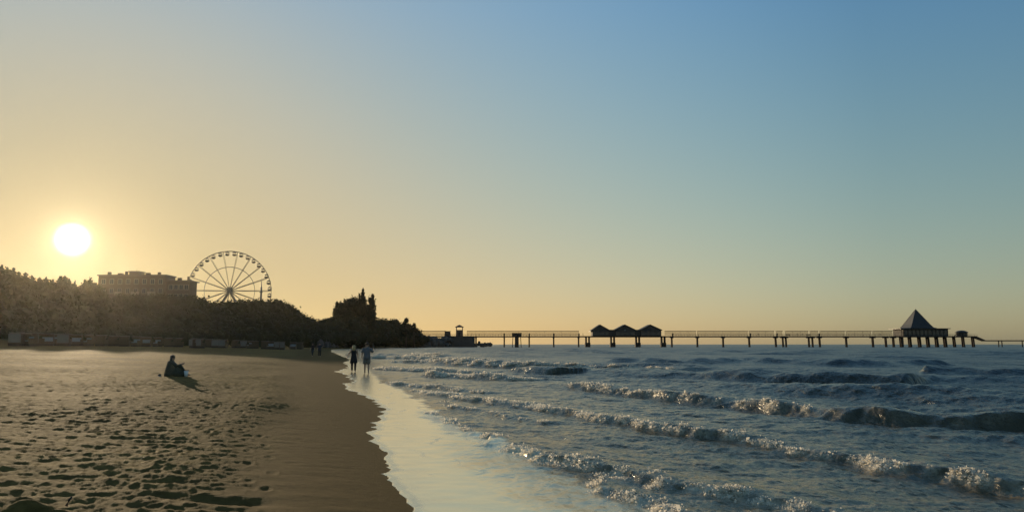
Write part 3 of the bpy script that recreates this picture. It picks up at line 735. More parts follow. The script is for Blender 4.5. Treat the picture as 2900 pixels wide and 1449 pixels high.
# ------------------------------------------------------------------ ferris wheel
def ferris():
    D = 395.0
    hub = at(650.5, 823, D); k = D / F
    gz = terrain_z(hub.x, D)
    root = empty('ferris_wheel', (hub.x, D, gz), R(19))
    tag(root, 'tall open ferris wheel with egg-shaped cabins behind the wooded hill', 'ferris wheel')
    hz = hub.z - gz; RW = 112.5 * k
    def rim(name, r, th, yo, mat, seg=96):
        b = MB(); pts = [(r * math.cos(2 * math.pi * i / seg), yo, hz + r * math.sin(2 * math.pi * i / seg)) for i in range(seg)]
        vs, fs = [], []
        for i, p in enumerate(pts):
            ca, sa = math.cos(2 * math.pi * i / seg), math.sin(2 * math.pi * i / seg)
            for q in range(6):
                a = 2 * math.pi * q / 6
                vs.append((p[0] + ca * th * math.cos(a), p[1] + th * math.sin(a), p[2] + sa * th * math.cos(a)))
        for i in range(seg):
            for q in range(6):
                fs.append((i * 6 + q, i * 6 + (q + 1) % 6, ((i + 1) % seg) * 6 + (q + 1) % 6, ((i + 1) % seg) * 6 + q))
        b.add(vs, fs); return b.build(name, mat, root, True)
    rim('outer_rim', RW, .13, -.6, M['steel']); rim('outer_rim', RW, .13, .6, M['steel'])
    rim('inner_ring', RW * .6, .10, -.9, M['white_steel']); rim('inner_ring', RW * .6, .10, .9, M['white_steel'])
    sp = MB()
    for s in (-1, 1):
        sp.tube([(1.2, s * 1.4, -.12), (RW * .93, s * .8, -.22)], .075, 5); sp.tube([(1.2, s * 1.4, .12), (RW * .93, s * .8, .22)], .075, 5)
    sp.tube([(RW * .93, -.8, -.22), (RW, -.8, 0)], .08, 5); sp.tube([(RW * .93, .8, .22), (RW, .8, 0)], .08, 5)
    sp.tube([(RW * .93, -.8, 0), (RW * .93, .8, 0)], .08, 5)
    spm = sp.mesh('spoke', M['steel'])
    for i in range(18):
        o = link('spoke', spm, root); o.location = (0, 0, hz); o.rotation_euler = (0, -R(1 + 20 * i), 0)
    MB().tube([(0, -2.0, hz), (0, 2.0, hz)], 1.35, 20).build('hub', M['steel'], root, False)
    MB().box((0, -2.4, hz + .2), (2.2, .7, 3.0)).build('hub_panel', M['steel'], root)
    for s in (-1, 1):
        for yo in (-2.5, 2.5):
            MB().tube([(0, yo, hz), (s * 9.0, yo * 1.6, 0)], [.55, .6], 8).build('support_leg', M['steel'], root)
    g = MB()
    prof = [(0.15, -1.05), (.65, -.95), (.98, -.6), (1.08, -.1), (1.05, -.05)]
    g.loft([ring(0, 0, z, r, r, 12) for r, z in prof]); gm = g.mesh('gondola', M['cabin'], True)
    h = MB(); h.loft([ring(0, 0, z, r, r, 12) for r, z in [(1.08, .62), (.95, .85), (.55, 1.05), (.1, 1.12)]]); hm = h.mesh('canopy', M['cabin'], True)
    pz = MB()
    for a in range(6):
        an = a * math.pi / 3; pz.box((1.0 * math.cos(an), 1.0 * math.sin(an), .28), (.09, .09, .72))
    pz.tube([(0, 0, 1.05), (0, 0, 1.6)], .09, 5); pm = pz.mesh('frame', M['steel'])
    for i in range(36):
        a = R(5.5 + 10 * i)
        o = link('gondola', gm, root); o.location = (RW * .965 * math.cos(a), 0, hz + RW * .965 * math.sin(a) - .6)
        link('canopy', hm, o); link('frame', pm, o)
ferris()
# slim mast under the right of the wheel
p = at(741, 786, 380); gz = terrain_z(p.x, 380)
ms = empty('mast', (p.x, 380, gz)); tag(ms, 'slim tapering spire standing inside the right edge of the ferris wheel', 'mast')
MB().tube([(0, 0, 0), (0, 0, (p.z - gz) * .8), (0, 0, (p.z - gz) * .82), (0, 0, p.z - gz)], [.7, .45, .25, .05], 8).build('shaft', M['white_steel'], ms, True)
MB().tube([(0, 0, (p.z - gz) * .70), (0, 0, (p.z - gz) * .73)], [.75, .75], 10).build('collar', M['steel'], ms)

# pale house between the poplars, and a low one on the headland
def small_house(px0, px1, ytop, ybot, D, name, label, ridge=1.2):
    a, b = at(px0, ytop, D), at(px1, ybot, D)
    w = b.x - a.x; z0, z1 = b.z, a.z
    g = terrain_z((a.x + b.x) / 2, D) - .3; g = min(g, z0)
    root = empty(name, ((a.x + b.x) / 2, D, g)); tag(root, label, 'house')
    h = z1 - g
    MB().box((0, 2, (h - ridge) / 2), (w, 4, h - ridge)).build('wall', M['canvas'], root)
    rf = MB(); e = w / 2 + .3
    rf.prism([(-e, h - ridge + .003), (e, h - ridge + .003), (0, h)], -.3, 4.3); rf.build('roof', M['slate'], root)
    for i in (-1, 1):
        w_ = MB().box((i * w * .22, -.03, h - ridge - 1.1), (w * .2, .08, 1.1)).build('window', M['winglass'], root)
        MB().box((i * w * .22, -.06, h - ridge - 1.72), (w * .24, .16, .1)).build('sill', M['canvas'], w_)
small_house(1031, 1057, 903, 940, 341, 'white_house', 'small white house half hidden among trees below the poplars')

# ------------------------------------------------------------------ pier
PD = 480.0
def PX(px): return at(px, HY, PD).x
def PZ(py): return at(1450, py, PD).z
DECK = PZ(951.0); UND = PZ(954.6); CAN = PZ(937.0)
def pier():
    root = empty('pier', (PX(1180), PD, 0))
    tag(root, 'long sea pier on posts with covered glazed walkway running out to sea', 'pier')
    ox = PX(1180)
    def X(px): return PX(px) - ox
    xa, xb = X(1178), X(2760)
    W = 7.0
    # deck in bays
    bents = [1348, 1428, 1498.6, 1568, 1638.6, 1902.6, 1975, 2048, 2121.5, 2196.6, 2321, 2396.5, 2471.6, 2508.5, 2530]
    cuts = [1178, 1250, 1348, 1428, 1498.6, 1568, 1638.6, 1735, 1806, 1902.6, 1975, 2048, 2121.5, 2196.6, 2258, 2321, 2396.5, 2471.6, 2530, 2603, 2676, 2760]
    for a, b in zip(cuts[:-1], cuts[1:]):
        x0, x1 = X(a) + .02, X(b) - .02
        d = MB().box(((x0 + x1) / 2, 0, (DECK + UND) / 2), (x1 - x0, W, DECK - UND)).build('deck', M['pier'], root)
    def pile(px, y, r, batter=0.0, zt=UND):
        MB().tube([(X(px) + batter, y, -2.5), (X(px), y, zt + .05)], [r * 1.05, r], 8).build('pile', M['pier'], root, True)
    def bent(px, r=.42):
        for y in (-.75, .75): pile(px, y, r, .25 if px > 2100 else 0)
        MB().box((X(px), 0, UND - .25), (.9, W - .4, .5)).build('cross_beam', M['pier'], root)
    for px in bents: bent(px)
    for px in (1664, 1735, 1806, 1878):
        for dx in (-1.0, 1.0):
            for y in (-1.2, 1.2): pile(px + dx * 4.3, y, .45)
        MB().box((X(px), 0, 1.3), (3.1, 3.6, 2.6)).build('pile_cap', M['pier'], root)
    for px in (2217, 2225.7, 2290.6, 2300.8): bent(px, .36)
    for px in (2549.6, 2576, 2603, 2627, 2652, 2676, 2701.6, 2727, 2755):
        for y in (-.9, .9): pile(px + (2 if px == 2549.6 else 0), y, .72 if px < 2680 else .5, .5)
        if px == 2549.6:
            pile(px - 4, -5, .5)
    # wider platform under the pavilion at the head
    MB().box(((X(2540) + X(2690)) / 2, 0, (DECK + UND) / 2 - .004), (X(2690) - X(2540), 16, DECK - UND - .06)).build('platform', M['pier'], root)
    # canopy, posts, glass
    secs = [(1186, 1262), (1322, 1640), (1884, 1972), (1976, 2119), (2123, 2193), (2200, 2217), (2226, 2290), (2296, 2318), (2324, 2394), (2399, 2469), (2474, 2528)]
    for a, b in secs:
        x0, x1 = X(a), X(b)
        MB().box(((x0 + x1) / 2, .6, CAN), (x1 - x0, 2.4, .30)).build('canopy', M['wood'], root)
        n = max(1, round((x1 - x0) / 5.2)); st = (x1 - x0) / n
        pm = MB().box((0, .6, (DECK + CAN - .15) / 2), (.11, .11, CAN - .15 - DECK)).mesh('canopy_post', M['wood'])
        for i in range(n + 1):
            o = link('canopy_post', pm, root); o.location = (x0 + i * st + (.06 if i == 0 else -.06 if i == n else 0), 0, 0)
        gm = MB().box((0, .6, (DECK + CAN) / 2 + .1), (st - .2, .03, CAN - DECK - .7)).mesh('glass_panel', M['glass'])
        for i in range(n):
            o = link('glass_panel', gm, root); o.location = (x0 + (i + .5) * st, 0, 0)
    # railings bay by bay, both sides
    for a, b in zip(cuts[:-1], cuts[1:]):
        if 1660 < (a + b) / 2 < 1880 or 2530 < (a + b) / 2 < 2690: continue
        x0, x1 = X(a) + .05, X(b) - .05
        for y in (-W / 2 + .1, W / 2 - .1):
            m = MB(); n = int((x1 - x0) / 1.6)
            for i in range(n + 1): m.box((x0 + (x1 - x0) * i / n, y, DECK + .55), (.07, .07, 1.1))
            for z in (.35, .72): m.box(((x0 + x1) / 2, y, DECK + z), (x1 - x0, .03, .03))
            m.box(((x0 + x1) / 2, y, DECK + 1.12), (x1 - x0, .09, .06))
            m.build('railing', M['wood'], root)
    # lamp-like stub posts on the pile heads
    for px in (1428, 1498.6, 1568, 1638.6, 1902.6, 2121.5, 2196.6, 2315):
        MB().box((X(px), -W / 2 + .3, DECK + .8), (.8, .5, 1.6)).build('bollard', M['wood'], root)
    for px in (2229, 2287):
        b = MB().box((X(px) , -2.2, DECK + .5), (2.6, .5, .1)).box((X(px), -1.95, DECK + .85), (2.6, .08, .5)).box((X(px) - 1.1, -2.2, DECK + .22), (.1, .4, .45)).box((X(px) + 1.1, -2.2, DECK + .22), (.1, .4, .45))
        b.build('bench', M['wood'], root)
    # landing stage beyond the head
    z1 = PZ(953.2); z2 = PZ(964.2)
    r_ = MB(); r_.prism([(X(2758), z1), (X(2766), z1), (X(2786), z2 + .35), (X(2786), z2 - .35), (X(2764), z1 - .9), (X(2758), z1 - .9)], -2.0, 2.0); r_.build('ramp', M['pier'], root)
    MB().box(((X(2786.2) + X(3050)) / 2, 0, z2), (X(3050) - X(2786.2), 4.0, .65)).build('landing_stage', M['pier'], root)
    for px in (2833, 2900, 2970, 3040):
        for y in (-1.6, 1.6): pile(px, y, .3, 0, z2 - .3)
    for px in range(2790, 3040, 14):
        MB().box((X(px), -1.9, z2 + .32 + .35), (.06, .06, .7)).build('rail_post', M['white_steel'], root)
pier()

def three_gables():
    x0 = PX(1767); root = empty('shop_pavilion', (x0, PD, DECK))
    tag(root, 'row of three gabled shop halls midway along the pier', 'pavilion')
    X = lambda px: PX(px) - x0
    e, a = PZ(934.5) - DECK, PZ(920.5) - DECK
    y0, y1 = -5.2, 5.0
    for k, (l, ap, r) in enumerate(((1676, 1697, 1722), (1740, 1767, 1796), (1811, 1838.5, 1869))):
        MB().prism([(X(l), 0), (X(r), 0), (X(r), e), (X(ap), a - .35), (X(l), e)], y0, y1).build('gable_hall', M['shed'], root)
        rf = MB(); lo = 6 if k == 0 else 3; t_ = .4
        xl, xr, xm = X(l) - lo * .215, X(r) + .5, X(ap)
        sl = (a - e) / (xm - X(l))
        ze, zr = a - sl * (xm - xl), a - (a - e) / (X(r) - xm) * (xr - xm)
        rf.prism([(xl, ze), (xm, a), (xr, zr), (xr, zr + t_), (xm, a + t_), (xl, ze + t_)], y0 - .5, y1 + .5); rf.build('roof', M['slate'], root)
        # gable glazing: door and windows
        w = X(r) - X(l)
        for i in range(4):
            q = MB().box((X(l) + w * (i + .5) / 4, y0 - .03, 1.35), (w * .19, .06, 2.1)).build('window', M['winglass'], root)
            MB().box((X(l) + w * (i + .5) / 4, y0 - .05, .22), (w * .21, .14, .1)).build('sill', M['wood'], q)
        v = MB().tube([(xm, y0 - .02, e * .98), (xm, y0 - .1, e * .98)], .55, 12).build('round_vent', M['canvas'] if k == 1 else M['wood'], root)
    for l, r in ((1722, 1740), (1796, 1811)):
        MB().box(((X(l) + X(r)) / 2, .3, e / 2 - .05), (X(r) - X(l) - .02, 9, e - .1)).build('link_block', M['shed'], root)
        MB().box(((X(l) + X(r)) / 2, .3, e + .1), (X(r) - X(l) - 1.1, 9.4, .28)).build('flat_roof', M['slate'], root)
three_gables()

def pyramid():
    x0 = PX(2598.5); root = empty('pyramid_pavilion', (x0, PD, DECK))
    tag(root, 'restaurant pavilion with tall pyramid roof at the head of the pier', 'pavilion')
    X = lambda px: PX(px) - x0
    zr = PZ(931.5) - DECK; za = PZ(876) - DECK
    MB().box(((X(2549) + X(2672)) / 2 - .6, 0, zr / 2), (X(2672) - X(2549), 13.5, zr)).build('wall', M['shed'], root)
    xl, xr = X(2536), X(2675)
    MB().box(((xl + xr) / 2, 0, zr + .2), (xr - xl, 15.5, .4)).build('flat_roof', M['slate'], root)
    a = 6.9; H = za - zr
    p = MB(); rings = []
    for u, hgt in ((1.16, .41), (.97, .9), (.80, H * .22), (.5, H * .52), (.02, H)):
        rings.append([(-a * u, -a * u, zr + hgt), (a * u, -a * u, zr + hgt), (a * u, a * u, zr + hgt), (-a * u, a * u, zr + hgt)])
    p.loft(rings); pr = p.build('pyramid_roof', M['slate'], root)
    for sx, sy in ((-1, -1), (1, -1), (1, 1), (-1, 1)):
        MB().tube([(sx * a * u, sy * a * u, zr + h) for u, h in ((1.16, .41), (.97, .9), (.80, H * .22), (.5, H * .52), (.02, H))], .12, 5).build('hip_ridge', M['roof'], pr)
    MB().tube([(0, 0, za - .2), (0, 0, za + 1.2)], [.12, .03], 6).build('finial', M['steel'], pr)
    n = 11; xw0, xw1 = X(2549) - .6, X(2672) - .6
    for i in range(n):
        x = xw0 + (xw1 - xw0) * (i + .5) / n
        w = MB().box((x, -6.78, zr * .48), (1.7, .08, zr * .6)).build('window', M['winglass'], root)
        MB().box((x + 1.15, -6.84, zr * .5), (.2, .2, zr * .96)).build('mullion', M['wood'], w)
    for px in (2541, 2546):
        MB().box((X(px), -6.2, zr / 2), (.3, .3, zr - .02)).build('porch_post', M['wood'], root)
pyramid()

def rotunda():
    x0 = PX(2725); root = empty('rotunda', (x0, PD, DECK + .0))
    tag(root, 'small round-roofed pavilion standing alone past the pyramid roof', 'pavilion')
    zt = PZ(935) - DECK; r = 3.1
    MB().loft([ring(0, 0, .0, r, r, 10), ring(0, 0, zt * .55, r, r, 10)]).build('wall', M['shed'], root)
    MB().loft([ring(0, 0, zt * .552, r * 1.2, r * 1.2, 16), ring(0, 0, zt * .68, r * 1.16, r * 1.16, 16), ring(0, 0, zt * .86, r * .85, r * .85, 16), ring(0, 0, zt * .97, r * .45, r * .45, 16), ring(0, 0, zt, r * .12, r * .12, 16)]).build('roof', M['slate'], root, True)
    MB().tube([(-r * 1.05, -1.5, zt * .5), (-r * 1.75, -1.5, .05)], .16, 6).build('stay', M['wood'], root)
    for i in range(5):
        an = R(-90 - 72 + 36 * i)
        MB().box((r * .97 * math.cos(an), r * .97 * math.sin(an), zt * .3), (1.0, .2, 1.5), an + math.pi / 2).build('window', M['winglass'], root)
    return root
rotunda()

def kiosk():
    x0 = PX(1301.5); root = empty('tower_kiosk', (x0, PD - 1.5, DECK))
    tag(root, 'little brick tower with open lantern and hipped cap at the pier entrance', 'kiosk')
    k = PD / F; w = 18.5 * k
    z1, z2, z3 = PZ(934) - DECK, PZ(926.5) - DECK, PZ(919.5) - DECK
    MB().box((0, 0, z1 / 2), (w, w, z1)).build('wall', M['brick'], root)
    for sx in (-1, 1):
        for sy in (-1, 1): MB().box((sx * (w / 2 - .15), sy * (w / 2 - .15), (z1 + z2) / 2), (.25, .25, z2 - z1)).build('corner_post', M['canvas'], root)
    e = w * .62
    MB().loft([[(-e, -e, z2), (e, -e, z2), (e, e, z2), (-e, e, z2)], [(-e, -e, z2 + .25), (e, -e, z2 + .25), (e, e, z2 + .25), (-e, e, z2 + .25)], [(-.3, -.3, z3), (.3, -.3, z3), (.3, .3, z3), (-.3, .3, z3)]]).build('roof', M['brick'], root)
    d = MB().box((0, -w / 2 - .03, 1.1), (1.1, .08, 2.2)).build('door', M['wood'], root)
kiosk()
x0 = PX(1268); hut = empty('ticket_hut', (x0, PD - 1.5, DECK)); tag(hut, 'low boxy hut with flat cap left of the brick tower', 'hut')
w = 17 * PD / F; h = PZ(938.5) - DECK
MB().loft([[(-w * .5, -1.6, 0), (w * .5, -1.6, 0), (w * .5, 1.6, 0), (-w * .5, 1.6, 0)], [(-w * .42, -1.5, h), (w * .42, -1.5, h), (w * .42, 1.5, h), (-w * .42, 1.5, h)]]).build('wall', M['wood'], hut)
MB().box((0, 0, h + .12), (w * 1.05, 3.8, .3)).build('roof', M['slate'], hut)
MB().box((0, -1.62, 1.7), (1.5, .1, 1.1)).build('window', M['winglass'], hut)

# measuring platform standing in the water before the pier
D = 440.0
p = at(1463.5, 976, D); pf = empty('watch_platform', (p.x, D, -.5)); tag(pf, 'dark box platform on a stout post standing in the water before the pier', 'platform')
zz = lambda py: at(1450, py, D).z + .5
k = D / F
MB().box((0, 0, (zz(943) + zz(951)) / 2), (27 * k, 3.2, zz(943) - zz(951))).build('cabin', M['wood'], pf)
MB().box((0, 0, zz(951) / 2 - .01), (11 * k, 2.0, zz(951) - .02)).build('column', M['wood'], pf)
MB().box((0, 0, zz(943) + .08), (29 * k, 3.5, .16)).build('roof', M['slate'], pf)
for s in (-1, 1):
    MB().tube([(s * 13 * k, -1.2, -1), (s * 10.5 * k, -1.2, zz(951))], .22, 6).build('strut', M['wood'], pf)

# sea wall and rubble at the pier root
def wallthing():
    a, b = at(1262, 953.4, 462), at(1343, 953.4, 462)
    root = empty('sea_wall', ((a.x + b.x) / 2, 462, 0)); tag(root, 'plain concrete abutment wall under the landward end of the pier', 'wall')
    h = a.z
    MB().box((0, 4, h / 2 - .6), (b.x - a.x, 8, h + 1.2)).build('wall', M['wall'], root)
    MB().box((0, 3.9, h + .16), (b.x - a.x + .5, 8.6, .3)).build('coping', M['wall'], root)
wallthing()
def rock_mesh(seed):
    bm = bmesh.new(); bmesh.ops.create_icosphere(bm, subdivisions=2, radius=1.0)
    rp = random.Random(seed); pl = [Vector((rp.gauss(0, 1), rp.gauss(0, 1), rp.gauss(0, 1))).normalized() for _ in range(9)]
    for v in bm.verts:
        for n_ in pl:
            dd = v.co.dot(n_); lim = .62 + .06 * (pl.index(n_) % 3)
            if dd > lim: v.co -= n_ * (dd - lim)
    m = bpy.data.meshes.new('boulder'); bm.to_mesh(m); bm.free(); m.materials.append(M['rock']); return m
rocks = [rock_mesh(s) for s in range(5)]
rp = random.Random(21)
riprap = empty('rock_revetment', (-62, 400, 0)); tag(riprap, 'bank of dark boulders piled along the shore below the headland', 'rocks')
cnt = 0
for i in range(230):
    u = rp.random(); px = 905 + u * 375
    d = np.interp(px, [905, 980, 1060, 1160, 1280], [262, 325, 385, 430, 456]) + rp.uniform(-3, 3)
    row = rp.random()
    yb = 980 - 24 * row
    if px < 1000: yb = 981 - 14 * row
    q = at(px, yb, d + row * 9)
    o = link('boulder', rp.choice(rocks), riprap)
    s_ = rp.uniform(.8, 1.7)
    o.location = (q.x + 62, q.y - 400, q.z); o.scale = (s_ * rp.uniform(1, 1.5), s_, s_ * rp.uniform(.7, 1.0)); o.rotation_euler = (rp.uniform(0, 6), rp.uniform(0, 6), rp.uniform(0, 6))
core = MB()
prev = []
for px in range(900, 1290, 20):
    d = float(np.interp(px, [905, 980, 1060, 1160, 1280], [262, 325, 385, 430, 456])) + 3
    t0 = at(px, 984, d); t1 = at(px, 958 if px > 1000 else 968, d + 9)
    prev.append([(t0.x + 62, t0.y - 400, -.8), (t1.x + 62, t1.y - 400, t1.z), (t1.x + 62, t1.y - 390, t1.z + .2), (t1.x + 62, t1.y - 390, -.8)])
core.loft(prev); core.build('bank', M['rock'], riprap)
for i in range(11):
    px = 1343 + 52 * (i + rp.random() * .5) / 11; q = at(px, 977 - rp.random() * 7 * (1 - (px - 1342) / 70), 468)
    o = link('boulder', rp.choice(rocks), None); s_ = rp.uniform(.9, 1.6)
    o.location = (q.x, 468, max(.1, q.z)); o.scale = (s_ * 1.3, s_, s_ * .8); o.rotation_euler = (rp.uniform(0, 6), rp.uniform(0, 6), 0)
    tag(o, ORD[i] + ' dark boulder to the right of the abutment wall under the pier', 'rock', 'boulders under the pier')

# ------------------------------------------------------------------ hooded beach chairs
def beach_chair(back='pale'):
    root = empty('beach_chair')
    w = .72
    # wicker shell: tall back with curved hood
    out = [(-.45, .32), (.42, .32), (.42, .62), (-.02, .66), (-.10, .72), (-.12, 1.18), (.30, 1.42), (.34, 1.52), (.05, 1.66), (-.38, 1.58), (-.55, 1.2), (-.55, .5)]
    m = MB(); n = len(out)
    vs = [(s * w, -a, z) for s in (-1, 1) for a, z in out]
    m.add(vs, [tuple(range(n)), tuple(range(2 * n - 1, n - 1, -1))] + [(k, k + n, (k + 1) % n + n, (k + 1) % n) for k in range(n)])
    m.build('shell', M['wicker'], root)
    for s in (-1, 1): MB().box((s * (w + .04), -.10, .66), (.07, 1.0, .70)).build('side_panel', M['wicker'], root)
    MB().box((0, -.2, .705), (1.3, .5, .10)).build('seat_cushion', M['canvas2'], root)
    MB().box((0, .085, 1.0), (1.3, .06, .46)).build('back_cushion', M['canvas2'], root)
    MB().box((0, -.04, 1.70), (1.5, .78, .06)).build('hood_canvas', M['canvas'], root)
    MB().box((0, .60, 1.0), (1.4, .05, 1.1)).build('back_canvas', M['canvas'] if back == 'pale' else M['wicker'], root)
    MB().box((0, 0, .16), (1.46, .95, .30)).build('base', M['wood'], root)
    return root
chairs = [(45, 100), (68, 103), (86, 101), (104, 102), (134, 108), (158, 111), (181, 107), (216, 118), (250, 119), (287, 124), (322, 128), (352, 127), (386, 133), (414, 136), (446, 142), (478, 146), (505, 150), (549, 140), (565, 140), (592, 166), (612, 160), (632, 160), (668, 172), (690, 178), (708, 174), (722, 178), (750, 170), (766, 170), (782, 171), (797, 172), (830, 192), (850, 200)]
protos = {}
for i, (px, d) in enumerate(chairs):
    kind_ = 'pale' if px in (45, 86, 181, 549, 565, 612, 632, 690, 766, 782, 797) else 'brown'
    o = copy_tree(protos[kind_]) if kind_ in protos else beach_chair(kind_)
    protos.setdefault(kind_, o)
    q = on_sand(px, d); o.location = q
    o.rotation_euler = (0, 0, rp.choice([R(20), R(150), R(170), R(200), R(-30), R(180)]) + rp.uniform(-.3, .3))
    s_ = 1.0; o.scale = (s_, s_, s_)
    if i < 16: lab = ORD[i] + ' hooded beach chair from the left in the row below the hill'
    else: lab = ORD[len(chairs) - 1 - i] + ' hooded beach chair from the right end of the row below the hill'
    if px == 45: lab = 'leftmost hooded beach chair with sunlit top at the picture edge'
    if px == 181: lab = 'hooded beach chair with bright top edge straight below the sun'
    if px == 549: lab = 'left of two pale beach chairs pushed together below the hotel corner'
    if px == 565: lab = 'right of two pale beach chairs pushed together below the hotel corner'
    if px == 850: lab = 'hooded beach chair at the right end of the row, near the two walkers'
    tag(o, lab, 'beach chair', 'beach chairs along the foot of the hill')

# ------------------------------------------------------------------ people
def skin_body(J, E, Rd, root_i, mat, name, parent, extra=None):
    me_ = bpy.data.meshes.new('tmp'); me_.from_pydata(J, E, []); me_.update()
    ob = bpy.data.objects.new('tmp', me_); COL.objects.link(ob)
    ob.modifiers.new('skin', 'SKIN')
    for i, r_ in enumerate(Rd):
        me_.skin_vertices[0].data[i].radius = (r_, r_) if not isinstance(r_, tuple) else r_
    me_.skin_vertices[0].data[root_i].use_root = True
    ss = ob.modifiers.new('sub', 'SUBSURF'); ss.levels = 2; ss.render_levels = 2
    dg = bpy.context.evaluated_depsgraph_get(); dg.update()
    m2 = bpy.data.meshes.new_from_object(ob.evaluated_get(dg))
    bpy.data.objects.remove(ob)
    if extra:
        bm2 = bmesh.new(); bm2.from_mesh(m2)
        t = bpy.data.meshes.new('x'); t.from_pydata(extra.v, [], extra.f); t.update(); bm2.from_mesh(t); bm2.to_mesh(m2); bm2.free()
    m2.materials.clear(); m2.materials.append(mat)
    m2.polygons.foreach_set('use_smooth', [True] * len(m2.polygons))
    m2.name = name
    return link(name, m2, parent)
def fingers(mb, wrist, hand):
    w, h = Vector(wrist), Vector(hand); t = (h - w).normalized()
    s = t.cross(Vector((0, 1, .2))).normalized(); q = t.cross(s).normalized()
    for k, L in ((-1.5, .062), (-.5, .078), (.5, .08), (1.5, .07)):
        b = h + q * k * .019
        mb.tube([b, b + t * L * .5 + s * .008, b + t * L + s * .026], [.0095, .0085, .006], 6)
    b = w + (h - w) * .4 + q * .03
    mb.tube([b, b + q * .025 + t * .03, b + q * .03 + t * .062], [.012, .010, .007], 6)

